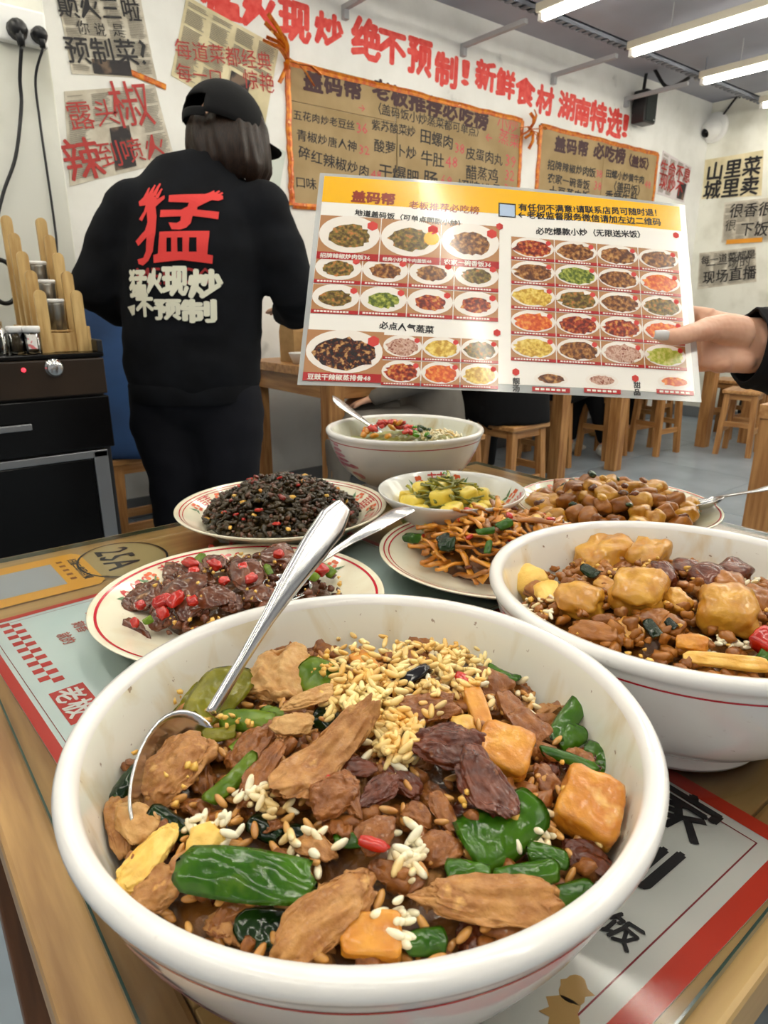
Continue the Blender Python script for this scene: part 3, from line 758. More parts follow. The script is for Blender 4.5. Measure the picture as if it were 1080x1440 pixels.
for z, w, d in ((0, .08, .05), (.14, .082, .05), (.24, .08, .02)):
    vs.append([bm.verts.new((a * w, b * d, z)) for a, b in ((-1, -1), (1, -1), (1, 1), (-1, 1))])
for i in range(2):
    for j in range(4): k = (j + 1) % 4; bm.faces.new((vs[i][j], vs[i][k], vs[i + 1][k], vs[i + 1][j]))
bm.faces.new(list(reversed(vs[0]))); bm.faces.new(vs[2])
obj('bag_body', bm, mat('kraft_paper', rgb(176, 140, 92), .8, col2=rgb(160, 124, 78), scale=20), t)
bm = bmesh.new(); tube(bm, smooth_path([(-.04, -.022, .22), (-.03, -.026, .27), (.03, -.026, .27), (.04, -.022, .22)]), .003, 6); obj('handle', bm, mat('twine', rgb(150, 120, 80), .9), t, True)
bm = bmesh.new(); lathe(bm, [(0, 0), (.03, 0), (.05, .045), (.052, .05), (.049, .05), (.028, .004), (0, .004)], 32)
tag(obj('small_bowl', bm, m_white, None, True, loc=(1.66, 2.70, .751)), 'small white bowl on the wall table beside the paper bag', 'bowl')

# ------------------------------------------------------------------ people
m_skin = mat('skin', rgb(222, 176, 148), .5, sss=.15, col2=rgb(212, 158, 130), scale=30, bump=.08, bscale=120)
m_hair = mat('dark_hair', rgb(34, 23, 18), .32, col2=rgb(66, 43, 29), scale=30, stretch=(14, 14, 1), bump=.5, bscale=40)
m_swt = mat('black_sweatshirt', rgb(20, 22, 27), .95, col2=rgb(14, 15, 19), scale=12, bump=.1, bscale=200, spec=.2)
m_trs = mat('black_trousers', rgb(17, 18, 24), .9, col2=rgb(23, 24, 31), scale=4, bump=.2, bscale=9, spec=.2)
m_blk2 = mat('black_cloth', rgb(16, 16, 18), .9, spec=.2)
m_eye = mat('eye_dark', rgb(20, 14, 12), .2)
m_lip = mat('lip', rgb(170, 90, 84), .5)

def frame_of(o, fwd):
    """matrix with local +y along fwd (horizontal-ish), z up"""
    f = Vector(fwd).normalized(); r = f.cross(Vector((0, 0, 1))).normalized(); u = r.cross(f)
    return Matrix(((r.x, f.x, u.x, o[0]), (r.y, f.y, u.y, o[1]), (r.z, f.z, u.z, o[2]), (0, 0, 0, 1)))
def head_into(bm, M):
    ellipsoid(bm, (0, 0, 0), (1, 1, 1), M @ Matrix.Diagonal((.074, .092, .108, 1)), 24, 18)
    ellipsoid(bm, (0, 0, 0), (1, 1, 1), M @ Matrix.Translation((0, .03, -.055)) @ Matrix.Diagonal((.052, .055, .055, 1)))
    ellipsoid(bm, (0, 0, 0), (1, 1, 1), M @ Matrix.Translation((0, .094, -.018)) @ Matrix.Diagonal((.013, .018, .024, 1)))
    for s in (-1, 1): ellipsoid(bm, (0, 0, 0), (1, 1, 1), M @ Matrix.Translation((s * .075, -.005, -.01)) @ Matrix.Diagonal((.009, .018, .03, 1)))
def face_parts(t, M, inv):
    for s in (-1, 1):
        bm = bmesh.new(); ellipsoid(bm, (0, 0, 0), (1, 1, 1), inv @ M @ Matrix.Translation((s * .031, .083, .006)) @ Matrix.Diagonal((.013, .008, .006, 1))); obj('eye', bm, m_eye, t, True)
    bm = bmesh.new(); ellipsoid(bm, (0, 0, 0), (1, 1, 1), inv @ M @ Matrix.Translation((0, .082, -.06)) @ Matrix.Diagonal((.022, .008, .008, 1))); obj('mouth', bm, m_lip, t, True)
def hair_cap(bm, M, length=.1, vol=1.0):
    """shell of hair over the back and sides, ending above the face"""
    n, mm = 28, 14; rings = []
    for j in range(mm + 1):
        ph = j / mm
        ring = []
        for i in range(n):
            a = 2 * pi * i / n; back = -sin(a)      # +1 at the back (local -y)
            reach = .55 + .45 * min(1, max(0, back + .55))
            th = ph * reach * pi * .62
            x = .086 * vol * sin(th) * cos(a); y = .102 * vol * sin(th) * sin(a) - .006; z = .118 * cos(th)
            if ph > .6 and back > -.35: z -= (ph - .6) / .4 * length * min(1, back + .45)
            w = 1 + .03 * noise.noise(Vector((cos(a) * 3, sin(a) * 3, ph * 2)))
            ring.append(bm.verts.new(M @ Vector((x * w, y * w, z))))
        rings.append(ring)
    for j in range(mm):
        for i in range(n):
            k = (i + 1) % n; bm.faces.new((rings[j][i], rings[j + 1][i], rings[j + 1][k], rings[j][k]))
    bmesh.ops.remove_doubles(bm, verts=bm.verts, dist=.0004)
    bmesh.ops.solidify(bm, geom=bm.faces, thickness=.012)
def mini_hand(bm, wrist, d, s=1.0):
    """palm with five fingers, pointing along d"""
    d = Vector(d).normalized(); side = d.cross(Vector((0, 0, 1))).normalized(); up = side.cross(d)
    w = Vector(wrist)
    tube(bm, [w - d * .02, w + d * .02, w + d * .08 * s], [(.02, .026), (.015, .036), (.012, .038)], 10, up=up)
    for k, (o_, L) in enumerate(((-.028, .062), (-.009, .072), (.010, .068), (.028, .052))):
        b = w + d * .075 * s + side * o_
        tube(bm, [b, b + d * L * .5 - up * .006, b + d * L * .85 - up * .022], [.0085, .008, .006], 8)
    b = w + d * .025 - side * .03
    tube(bm, [b, b + d * .03 - side * .018 - up * .008, b + d * .055 - side * .02 - up * .014], [.012, .010, .008], 8)

def seated(label, loc, rz, top_m, leg_m, shoe_m, lean=.12, arm='table', shoulder=1.0, turn=0.0, shoes_z=.0, crossed=False, skip=0):
    t = thing('person', label, 'person', (loc[0], loc[1], 0), rz)
    body = bmesh.new()
    sh = Vector((0, lean, 1.03)); neck = sh + Vector((0, .03, .09)); hc = sh + Vector((0, .06, .21))
    MH = Matrix.Translation(hc) @ Matrix.Rotation(turn, 4, 'Z') @ Matrix.Rotation(-.2, 4, 'X')
    tube(body, [(0, 0, .5), (0, .02, .75), sh + Vector((0, 0, -.06)), neck, hc], [(.14, .10), (.12, .09), (.13, .08), (.05, .05), (.05, .05)], 16, up=Vector((1, 0, 0)))
    head_into(body, MH)
    top = bmesh.new(); leg = bmesh.new()
    tube(top, [(0, -.02, .44), (0, -.01, .56), (0, .02, .74), sh + Vector((0, -.01, -.10)), sh + Vector((0, 0, 0)), neck + Vector((0, 0, -.02))],
         [(.19, .15), (.185, .145), (.18, .13), (.20, .12), (.15, .085), (.065, .065)], 20, up=Vector((1, 0, 0)))
    for s in (-1, 1):
        S_ = sh + Vector((s * .175, 0, -.04)); 
        if arm == 'table': E_ = S_ + Vector((s * .06, .10, -.24)); H_ = Vector((s * .12, E_.y + .24, .80))
        else: E_ = S_ + Vector((s * .05, .0, -.27)); H_ = Vector((s * .09, E_.y + .24, .62))
        ellipsoid(top, S_, (.075, .075, .07))
        if s != skip:
            tube(top, [S_, (S_ + E_) / 2 + Vector((s * .01, 0, 0)), E_, (E_ + H_) / 2, H_], [.068, .06, .054, .045, .036], 12)
            tube(body, [S_, E_, H_], [.035, .03, .022], 8); mini_hand(body, H_, (H_ - E_))
        hx = s * .10
        Kp = Vector((s * (.10 if not crossed else .06), .42, .50)); A_ = Vector((s * .11, .46 if not crossed else .5 + s * .05, .09))
        tube(leg, [(hx, -.04, .50), (hx, .12, .50), Kp + Vector((0, -.03, .0)), Kp + Vector((0, .02, -.07)), (Kp + A_) / 2, A_ + Vector((0, 0, .02))], [.095, .088, .07, .066, .056, .048], 14)
        tube(body, [(hx, 0, .5), Kp, A_ + Vector((0, 0, -.03))], [.05, .04, .03], 8)
        sb = bmesh.new()
        tube(sb, [A_ + Vector((0, -.055, -.045)), A_ + Vector((0, -.03, -.035)), A_ + Vector((0, .05, -.045)), A_ + Vector((0, .13, -.058)), A_ + Vector((0, .18, -.065))], [(.03, .03), (.045, .036), (.042, .038), (.028, .042), (.016, .03)], 14, up=Vector((0, 0, 1)))
        bmesh.ops.transform(sb, matrix=Matrix.Identity(4), verts=sb.verts)
        for v in sb.verts: v.co.z = max(v.co.z, .004)
        so = obj('shoe', sb, shoe_m, t, True)
    ellipsoid(leg, (0, -.02, .52), (.18, .14, .10))
    remeshed('body', body, .011, m_skin, t, 3, .5)
    remeshed('trousers', leg, .016, leg_m, t, 3, .6); remeshed('jacket', top, .016, top_m, t, 3, .6)
    face_parts(t, MH, Matrix.Identity(4))
    hb = bmesh.new(); hair_cap(hb, MH, .04); obj('hair', hb, m_hair, t, True)
    return t
m_blue = mat('blue_jacket', rgb(34, 74, 128), .7, col2=rgb(26, 58, 104), scale=5, bump=.6, bscale=11)
m_jean = mat('blue_jeans', rgb(42, 66, 104), .85, col2=rgb(34, 54, 88), scale=40)
m_greyc = mat('grey_cloth', rgb(112, 106, 98), .9, col2=rgb(92, 88, 82), scale=6, bump=.3, bscale=14)
m_shoew = mat('white_shoe', rgb(226, 224, 216), .6, col2=rgb(196, 192, 182), scale=30)
m_boot = mat('tan_boot', rgb(168, 128, 70), .7)
m_shoeb = mat('black_shoe', rgb(24, 24, 26), .5)
seated('seated person in a blue jacket behind the woman in the cap', (.82, 2.70), R(-50), m_blue, m_jean, m_shoeb, .10)
seated('seated person in grey behind the standing woman, on her right side', (2.08, 2.26), R(62), m_greyc, m_greyc, m_shoeb, .05, arm='lap')
seated('seated person in black above the white bowl', (2.60, 2.21), R(-20), m_blk2, m_blk2, m_shoew, .10)
seated('seated person in black trousers and white sneakers between the two wall tables', (3.44, 2.65), R(-88), m_blk2, m_blk2, m_shoew, .05, crossed=True)
seated('seated person with tan boots at the far end of the second wall table', (5.17, 2.92), R(90), m_blk2, m_blk2, m_boot, .06)
bm = bmesh.new(); ellipsoid(bm, (0, 0, .2), (.2, .16, .2), u=20, v=14)
for v in bm.verts:
    v.co.z = max(0, v.co.z + .03 * noise.noise(v.co * 7)); v.co.x += .03 * noise.noise(v.co * 6 + Vector((5, 0, 0)))
t = thing('black_bag', 'black cloth bag on the floor by the far stool', 'bag', (5.88, 2.35, 0)); obj('bag_body', bm, m_blk2, t, True)
bm = bmesh.new(); tube(bm, smooth_path([(-.1, 0, .36), (-.07, .02, .5), (.07, .02, .5), (.1, 0, .36)]), .01, 8); obj('strap', bm, m_blk2, t, True)

# ---- the standing woman seen from behind
wt = thing('person', 'standing woman in black cap and printed black sweatshirt, seen from behind', 'person', cw(-.52, 2.0, 0))
WI = Matrix.Translation(-Vector(wt.location))
def L_(xc, yc, z): return cw(xc, yc, z) - Vector(wt.location)
RT = Vector((CH, -SH, 0)); FW = Vector((SH, CH, 0))
body = bmesh.new(); top = bmesh.new(); leg = bmesh.new()
hc = L_(-.435, 2.07, 1.468)
MH = frame_of(hc, RT * .62 + FW * .72 + Vector((0, 0, -.42)))
tube(body, [L_(-.56, 2.0, .8), L_(-.545, 2.0, 1.0), L_(-.50, 2.0, 1.26), L_(-.46, 2.02, 1.34), L_(-.44, 2.05, 1.41), hc], [(.13, .09), (.12, .08), (.14, .07), (.055, .055), (.05, .05), (.05, .05)], 16, up=RT)
head_into(body, MH)
tube(top, [L_(-.568, 2.0, .765), L_(-.568, 2.0, .80), L_(-.562, 2.0, .90), L_(-.548, 1.995, 1.04), L_(-.535, 2.0, 1.17), L_(-.52, 2.01, 1.27), L_(-.49, 2.02, 1.335), L_(-.462, 2.03, 1.375), L_(-.455, 2.04, 1.395)],
     [(.178, .13), (.196, .142), (.200, .142), (.198, .14), (.205, .135), (.19, .12), (.145, .09), (.085, .07), (.07, .062)], 32, up=RT)
for s, pts in ((-1, [(-.685, 2.0, 1.27), (-.76, 1.985, 1.17), (-.82, 1.985, 1.055), (-.79, 2.08, 1.01), (-.70, 2.20, 1.0)]), (1, [(-.345, 2.02, 1.265), (-.295, 2.02, 1.16), (-.258, 2.02, 1.045), (-.262, 2.12, 1.0), (-.32, 2.26, 1.0)])):
    P_ = [L_(*p) for p in pts]
    tube(top, P_, [.078, .072, .073, .06, .05], 16); ellipsoid(top, P_[0], (.088, .08, .078)); ellipsoid(top, P_[2], (.066, .066, .062))
    tube(body, [P_[0], P_[2], P_[4]], [.035, .03, .024], 10); mini_hand(body, P_[4], RT * (-s) * .4 + FW)
for s, pts in ((-1, [(-.655, 2.0, .78), (-.66, 2.0, .66), (-.645, 1.985, .50), (-.66, 1.98, .32), (-.70, 1.99, .10)]), (1, [(-.475, 2.0, .78), (-.47, 2.0, .66), (-.47, 2.0, .48), (-.475, 2.01, .28), (-.47, 2.02, .09)])):
    P_ = [L_(*p) for p in pts]
    tube(leg, P_, [.105, .105, .085, .074, .072], 18)
    tube(body, [P_[0], P_[2], P_[4] + Vector((0, 0, -.05))], [.06, .05, .03], 10)
    sb = bmesh.new(); a = P_[4]; a = Vector((a.x, a.y, .05))
    tube(sb, [a - FW * .07, a - FW * .03, a + FW * .05 - Vector((0, 0, .004)), a + FW * .13 - Vector((0, 0, .016)), a + FW * .17 - Vector((0, 0, .025))], [(.03, .03), (.046, .036), (.042, .038), (.03, .04), (.02, .028)], 14)
    obj('shoe', sb, m_shoeb, wt, True)
ellipsoid(leg, L_(-.565, 2.0, .77), (1, 1, 1), Matrix(((RT.x, FW.x, 0, 0), (RT.y, FW.y, 0, 0), (0, 0, 1, 0), (0, 0, 0, 1))) @ Matrix.Diagonal((.185, .135, .12, 1)))
remeshed('body', body, .010, m_skin, wt, 3)
trs = remeshed('trousers', leg, .014, m_trs, wt, 4)
swt = remeshed('sweatshirt', top, .011, m_swt, wt, 4)
# cloth folds: gentle displacement along the normals
for o, amp, sc in ((swt, .010, (7, 7, 10)), (trs, .011, (6, 6, 4))):
    me = o.data; NN = [v.normal.copy() for v in me.vertices]
    for v, n in zip(me.vertices, NN):
        p = v.co
        f = noise.noise(Vector((p.x * sc[0], p.y * sc[1], p.z * sc[2]))) + .5 * noise.noise(Vector((p.x * 14 + 3, p.y * 14, p.z * 22)))
        if o is swt: k = 1.0 if (p.z < .95 or abs((p - L_(-.52, 2, p.z)).dot(RT)) > .17) else .35
        else: k = 1.0
        v.co = p + n * f * amp * k
    me.update()
# ribbed hem and cuffs are part of the shirt: a separate band
bm = bmesh.new()
n = 64; prev = None
for z, g in ((.742, .0), (.750, .006), (.79, .008), (.80, .004)):
    ring = [bm.verts.new(L_(-.568 + (.182 + g) * cos(2 * pi * i / n), 2.0 + (.134 + g) * sin(2 * pi * i / n), z)) for i in range(n)]
    if prev:
        for i in range(n): j = (i + 1) % n; bm.faces.new((prev[i], prev[j], ring[j], ring[i]))
    prev = ring
obj('hem_band', bm, m_swt, wt, True)
bm = bmesh.new()
tube(bm, [L_(-.455 + .058 * cos(a), 2.038 + .05 * sin(a), 1.398 + .012 * sin(a)) for a in [i * pi / 12 for i in range(25)]], .010, 8, caps=False)
obj('collar', bm, m_swt, wt, True)
hb = bmesh.new()
# bob of hair below the cap
n, mm = 120, 14; rings = []
Hq = Vector(hc); XR = (RT * .72 - FW * .62 * 1).normalized()
for j in range(mm + 1):
    v_ = j / mm; ring = []
    for i in range(n):
        a = 2 * pi * i / n
        d = RT * cos(a) * .096 + FW * sin(a) * .09
        fl = 1 + .20 * sin(v_ * pi * .85) + .16 * noise.noise(Vector((cos(a) * 3.5, sin(a) * 3.5, v_ * 1.0))) + .014 * sin(a * 23 + 2 * sin(v_ * 5)) - .09 * max(0, 1 - v_ * 5)
        zz = .05 - v_ * (.168 + .02 * cos(a) + .014 * noise.noise(Vector((cos(a) * 7, sin(a) * 7, 0))))
        sh_ = RT * (.006 * v_) - FW * (.012 * v_)
        ring.append(hb.verts.new(Hq + d * fl * (1 if v_ < .8 else 1 - (v_ - .8) * .9) + sh_ + Vector((0, 0, zz))))
    rings.append(ring)
for j in range(mm):
    for i in range(n):
        a = 2 * pi * (i + .5) / n
        if .25 < a / pi < .02: continue
        dirv = (RT * cos(a) + FW * sin(a))
        fd = (RT * .62 + FW * .72).normalized()
        if dirv.normalized().dot(fd) > .78 and j > 1: continue
        k = (i + 1) % n; hb.faces.new((rings[j][i], rings[j + 1][i], rings[j + 1][k], rings[j][k]))
bmesh.ops.solidify(hb, geom=hb.faces, thickness=.02)
obj('hair', hb, m_hair, wt, True)
face_parts(wt, MH, Matrix.Identity(4))
m_cap = mat('cap_cloth', rgb(18, 18, 20), .9, bump=.15, bscale=300, scale=300, spec=.25)
MC = frame_of(hc + Vector((0, 0, .03)), RT * .66 + FW * .70 + Vector((0, 0, -.30)))
bm = bmesh.new(); n, mm = 36, 12; rings = []
for j in range(mm + 1):
    th = j / mm * pi * .56
    rings.append([bm.verts.new(MC @ Vector((.101 * sin(th) * cos(2 * pi * i / n), .112 * sin(th) * sin(2 * pi * i / n) - .004, .104 * cos(th) - .012))) for i in range(n)])
for j in range(mm):
    for i in range(n):
        a = 2 * pi * (i + .5) / n / pi
        if j >= mm - 3 and 1.36 < a < 1.64: continue      # the opening above the strap
        k = (i + 1) % n; bm.faces.new((rings[j][i], rings[j + 1][i], rings[j + 1][k], rings[j][k]))
bmesh.ops.remove_doubles(bm, verts=bm.verts, dist=.0004)
bmesh.ops.solidify(bm, geom=bm.faces, thickness=-.004)
capo = obj('cap', bm, m_cap, wt, True)
bm = bmesh.new(); pts = []
rows_ = []
for j in range(5):
    v_ = j / 4; row = []
    for i in range(13):
        u = i / 12 * 2 - 1; a = pi / 2 - u * 1.0
        r = 1 + v_ * (.62 * sqrt(max(0, 1 - u * u * .95)))
        row.append(bm.verts.new(MC @ Vector((.098 * r * cos(a), .108 * r * sin(a), -.025 - v_ * .012 + .022 * (1 - u * u) * 1.0 * (1 - v_ * .3)))))
    rows_.append(row)
for j in range(4):
    for i in range(12): bm.faces.new((rows_[j][i], rows_[j + 1][i], rows_[j + 1][i + 1], rows_[j][i + 1]))
bmesh.ops.solidify(bm, geom=bm.faces, thickness=.004); obj('brim', bm, m_cap, capo, True)
bm = bmesh.new(); tube(bm, [MC @ Vector((.101 * cos(a), .112 * sin(a) - .004, -.032)) for a in [pi * (1.32 + .36 * i / 8) for i in range(9)]], [(.011, .002)] * 9, 8, up=Vector((0, 0, 1))); obj('cap_strap', bm, m_cap, capo, True)
bm = bmesh.new(); ellipsoid(bm, (0, 0, 0), (1, 1, 1), MC @ Matrix.Translation((0, 0, .094)) @ Matrix.Diagonal((.008, .008, .004, 1))); obj('cap_button', bm, m_cap, capo, True)
# prints on the back of the sweatshirt, laid onto the cloth
dg = bpy.context.evaluated_depsgraph_get(); dg.update()
bv = BVHTree.FromObject(swt, dg)
def shirtmap(px, py, l):
    """px, py: position in metres right / up of the shirt back centre"""
    o_ = L_(-.525 + px, 1.6, 1.1 + py); h = bv.ray_cast(o_, FW)
    p = h[0] if h[0] else L_(-.525 + px, 1.87, 1.1 + py)
    return p - FW * (.0035 + l)
def shirt_px(px, py):
    # from picture position to shirt layout at the depth of her back
    f = 1.80; q = at_f(px, py, f); f = 1.80
    for _ in range(4):
        yc = (q - CAM).dot(FW); f *= 1.87 / yc; q = at_f(px, py, f)
    return ((q - CAM).dot(RT) + .525, q.z - 1.1)
# bold brush character built stroke by stroke, traced in picture units of the close view (x 0..1080, y 0..1320)
def cq(x, y): return shirt_px(160 + x / 6, 240 + y / 6)
def strokes(P, lst):
    for poly in lst: P.poly([cq(*p) for p in poly])
P = Print()
strokes(P, [
 [(200, 215), (270, 165), (345, 230), (405, 195), (410, 225), (330, 300), (260, 330), (215, 420), (185, 400), (230, 330), (240, 280), (180, 285), (165, 245)],
 [(255, 330), (330, 280), (350, 380), (350, 520), (330, 680), (290, 760), (240, 800), (195, 785), (185, 745), (240, 735), (265, 680), (270, 560), (190, 632), (160, 590), (250, 500), (270, 430), (262, 380)],
 [(445, 195), (740, 180), (800, 150), (880, 185), (885, 215), (850, 235), (800, 232), (690, 300), (640, 330), (600, 330), (620, 262), (445, 255)],
 [(380, 325), (560, 325), (600, 300), (690, 300), (690, 322), (865, 335), (862, 400), (660, 378), (380, 388)],
 [(560, 378), (655, 378), (645, 440), (610, 480), (560, 498), (490, 495), (460, 435), (530, 440), (560, 420)],
 [(385, 515), (800, 505), (800, 560), (385, 568)],
 [(385, 560), (450, 560), (450, 700), (375, 710)], [(490, 560), (540, 560), (545, 700), (492, 700)], [(585, 560), (640, 560), (640, 690), (588, 695)], [(700, 560), (800, 555), (790, 710), (705, 700)],
 [(335, 712), (430, 685), (700, 685), (835, 715), (830, 785), (580, 755), (340, 780)],
 [(205, 215), (250, 120), (262, 125), (250, 205)], [(240, 205), (300, 95), (312, 102), (290, 200)], [(280, 205), (345, 82), (358, 92), (330, 200)], [(320, 215), (370, 130), (382, 140), (352, 225)],
 [(770, 170), (805, 140), (812, 150), (790, 190)], [(800, 175), (845, 135), (855, 148), (815, 190)], [(825, 185), (870, 150), (880, 162), (840, 205)]])
subdiv_print(P); P.build('lettering', mat('shirt_red', rgb(226, 58, 54), .7), shirtmap, 0, swt)
P = Print()
a = cq(175, 960); b = cq(800, 960); sz = (b[0] - a[0]) / 3.3
P.text('MENGO', a[0], a[1], sz, .02)
subdiv_print(P); P.build('lettering', mat('shirt_dark_red', rgb(150, 34, 34), .8), shirtmap, .0, swt)
P = Print()
for ch, xa_, ya_, xb_, yb_ in (('猛', 115, 840, 285, 1062), ('火', 290, 832, 425, 1030), ('现', 430, 818, 640, 1050), ('炒', 655, 840, 908, 1070), ('不', 185, 1075, 345, 1228), ('预', 360, 1092, 580, 1252), ('制', 595, 1092, 858, 1275)):
    p = cq(xa_, yb_); q = cq(xb_, yb_); r = cq((xa_ + xb_) / 2, ya_); P.glyph(ch, p[0], p[1], q[0], r[1], .06, slant=.05)
P.poly([cq(80, 1150), cq(165, 1130), cq(160, 1215), cq(130, 1225)])
subdiv_print(P); P.build('lettering', mat('shirt_cream', rgb(226, 224, 204), .8), shirtmap, .0015, swt)

# ------------------------------------------------------------------ the dining table with its glass sheet
TX0, TX1, TY0, TY1 = .0175, .868, .064, .825
t = thing('dining_table', 'wooden table carrying all the dishes, under a glass sheet', 'table', ((TX0 + TX1) / 2, (TY0 + TY1) / 2, 0))
def loc_(o): o.location = Vector(o.location) - Vector(t.location); return o
RW = .045; ZT = TBL - .0055
loc_(obj('rail', box(TX0, TX0 + RW, TY0, TY1, ZT - .035, ZT, .003), m_wrail, t)); loc_(obj('rail', box(TX1 - RW, TX1, TY0, TY1, ZT - .035, ZT, .003), m_wrail, t))
loc_(obj('rail', box(TX0 + RW + .0006, TX1 - RW - .0006, TY0, TY0 + RW, ZT - .035, ZT, .003), m_wtop, t)); loc_(obj('rail', box(TX0 + RW + .0006, TX1 - RW - .0006, TY1 - RW, TY1, ZT - .035, ZT, .003), m_wtop, t))
n = 7; hh = (TY1 - TY0 - 2 * RW) / n
for i in range(n): loc_(obj('plank', box(TX0 + RW + .0006, TX1 - RW - .0006, TY0 + RW + i * hh + .0005, TY0 + RW + (i + 1) * hh - .0005, ZT - .02, ZT, .0008), m_wtop, t))
for x in (TX0 + .035, TX1 - .07):
    for y in (TY0 + .035, TY1 - .06):
        loc_(obj('leg', box(x - .03, x + .035, y - .03, y + .03, 0, ZT - .036, .003), mat('dark_leg_wood', rgb(120, 76, 44), .5, col2=rgb(90, 56, 30), scale=4, stretch=(14, 14, 1.2)), t))
loc_(obj('apron', box(TX0 + .02, TX1 - .02, TY0 + .02, TY0 + .035, ZT - .10, ZT - .036, .002), m_wrail, t))
GX0, GX1, GY0, GY1 = .042, .858, .075, .806
g = thing('glass_sheet', 'clear glass sheet with a green edge lying on the dining table', 'glass', (0, 0, TBL))
m_edge = mat('glass_edge', rgb(64, 88, 78), .15, coat=.5)
for a, b, c, d in ((GX0, GX0 + .0012, GY0, GY1), (GX1 - .0012, GX1, GY0, GY1), (GX0 + .0012, GX1 - .0012, GY0, GY0 + .0012), (GX0 + .0012, GX1 - .0012, GY1 - .0012, GY1)):
    obj('edge', box(a, b, c, d, -.0048, -.0002), m_edge, g)
from_data('pane', [(GX0, GY0, 0), (GX1, GY0, 0), (GX1, GY1, 0), (GX0, GY1, 0)], [(0, 1, 2, 3)], glass_mat('clear_glass', (.97, .985, .975, 1), .55, .10), g)

# paper place mats, sticker and table number lie under the glass
ZP = TBL - .0042
m_mat = mat('mat_paper_blue', rgb(222, 238, 236), .5, col2=rgb(208, 228, 228), scale=9)
m_mat2 = mat('mat_paper_grey', rgb(226, 226, 222), .5)
def sheet(label, name, cx, cy, w, h, rot, m, cat):
    """w along table x, h along table y; layout x to the right = -y of the table, layout y up = +x"""
    t = thing(name, label, cat, (cx, cy, ZP), rot)
    obj('paper', box(-w / 2, w / 2, -h / 2, h / 2, -.0006, 0), m, t)
    return t
flat = lambda x, y, l: Vector((x, y, .0002 + l))
mm_ = sheet('pale blue paper place mat with red border under the liver plate', 'place_mat', .260, .510, .415, .295, R(3), m_mat, 'place mat')
P = Print(); w, h = .415, .295; b = .0075
P.rect(-w / 2, -h / 2, -w / 2 + b, h / 2); P.rect(w / 2 - b, -h / 2, w / 2, h / 2); P.rect(-w / 2, h / 2 - b, w / 2, h / 2); P.rect(-w / 2, -h / 2, w / 2, -h / 2 + b)
for i in range(18):
    y0 = .136 - i * .0074
    for j in range(2):
        if (i + j) % 2 == 0: P.rect(-.188 + j * .008, y0 - .0074, -.180 + j * .008, y0)
P.build('red_print', m_redp, flat, 0, mm_)
P = Print(); lw = .0006; o_ = .0110
P.line([(-w / 2 + o_, -h / 2 + .012), (-w / 2 + o_, h / 2 - .013), (w / 2 - o_, h / 2 - .013), (w / 2 - o_, -h / 2 + .012), (-w / 2 + o_, -h / 2 + .012)], lw)
P.build('border_line', mat('dark_red_line', rgb(140, 30, 40), .5), flat, 0, mm_)
P = Print(); P.rect(-.188, -.062, -.1635, -.011); P.build('red_square', m_redp, flat, .0002, mm_)
P = Print(); P.text('老板', -.1845, -.0125, .0215, .035, rot=-pi / 2); P.build('lettering', m_plast, flat, .0004, mm_)
P = Print(); P.text('就的', -.155, .082, .012, .02, rot=-pi / 2); P.text('刻香', -.138, .096, .012, .02, rot=-pi / 2); P.text('土鸡', -.121, .110, .012, .02, rot=-pi / 2)
P.build('small_lettering', mat('faded_red_print', rgb(206, 110, 96), .6), flat, .0002, mm_)
P = Print(); P.ell(-.112, .100, .010, .008, 12, .3, 3); P.build('stain', mat('tan_print', rgb(218, 186, 140), .6), flat, .0001, mm_)
w, h = .262, .30; m2 = sheet('pale grey paper place mat with bold black characters beside the front bowl', 'place_mat', .2265, .232, w, h, R(-2), m_mat2, 'place mat')
P = Print(); b = .011
P.rect(-w / 2, -h / 2, -w / 2 + b, h / 2); P.rect(w / 2 - b, -h / 2, w / 2, h / 2); P.rect(-w / 2, h / 2 - b, w / 2, h / 2); P.rect(-w / 2, -h / 2, w / 2, -h / 2 + b)
P.build('red_border', mat('mat_red', rgb(214, 52, 20), .45), flat, 0, m2)
P = Print(); P.line([(-w / 2 + .018, -h / 2 + .020), (-w / 2 + .018, h / 2 - .02), (w / 2 - .018, h / 2 - .02), (w / 2 - .018, -h / 2 + .020), (-w / 2 + .018, -h / 2 + .020)], .0008)
P.build('border_line', mat('dark_red_line', rgb(140, 30, 40), .5), flat, 0, m2)
def mat2(px, py):
    q = at_z(px, py, ZP); d = Vector((q.x - .2265, q.y - .232)); c_, s_ = cos(R(2)), sin(R(2)); return (d.x * c_ - d.y * s_, d.x * s_ + d.y * c_)
P = Print()
a = mat2(862, 1310); P.text('饭', a[0] - .003, a[1] + .006, .017, .035, rot=-pi / 2)
a = mat2(895, 1235); P.text('刻', a[0] - .001, a[1] + .030, .040, .035, rot=-pi / 2)
a = mat2(930, 1162); P.text('家', a[0] + .003, a[1] + .020, .040, .035, rot=-pi / 2)
P.build('lettering', m_ink, flat, .0002, m2)
P = Print(); a = mat2(808, 1392); P.ell(a[0], a[1], .007, .006, 18, .5, 2); a = mat2(790, 1425); P.ell(a[0], a[1], .008, .007, 16, .6, 5)
P.build('gold_print', mat('tan_gold_print', rgb(196, 156, 92), .6), flat, .0001, m2)
st = thing('payment_sticker', 'yellow sticker with small lettering at the far left table corner', 'sticker', (.120, .730, ZP), R(1))
P = Print(); P.poly([(-.075, -.055), (.045, -.055), (.052, -.045), (.052, .045), (.045, .055), (-.075, .055)])
P.build('paper', mat('yellow_sticker', rgb(240, 178, 50), .45), flat, -.0001, st)
P = Print(); P.rect(-.055, -.034, .018, .034); P.build('blank_patch', mat('grey_patch', rgb(176, 182, 188), .5), flat, 0, st)
P = Print(); P.text('扫描二维码点餐', .036, .035, .0105, .02, rot=-pi / 2, sx=.95); P.build('lettering', m_ink, flat, .0001, st)
P = Print()
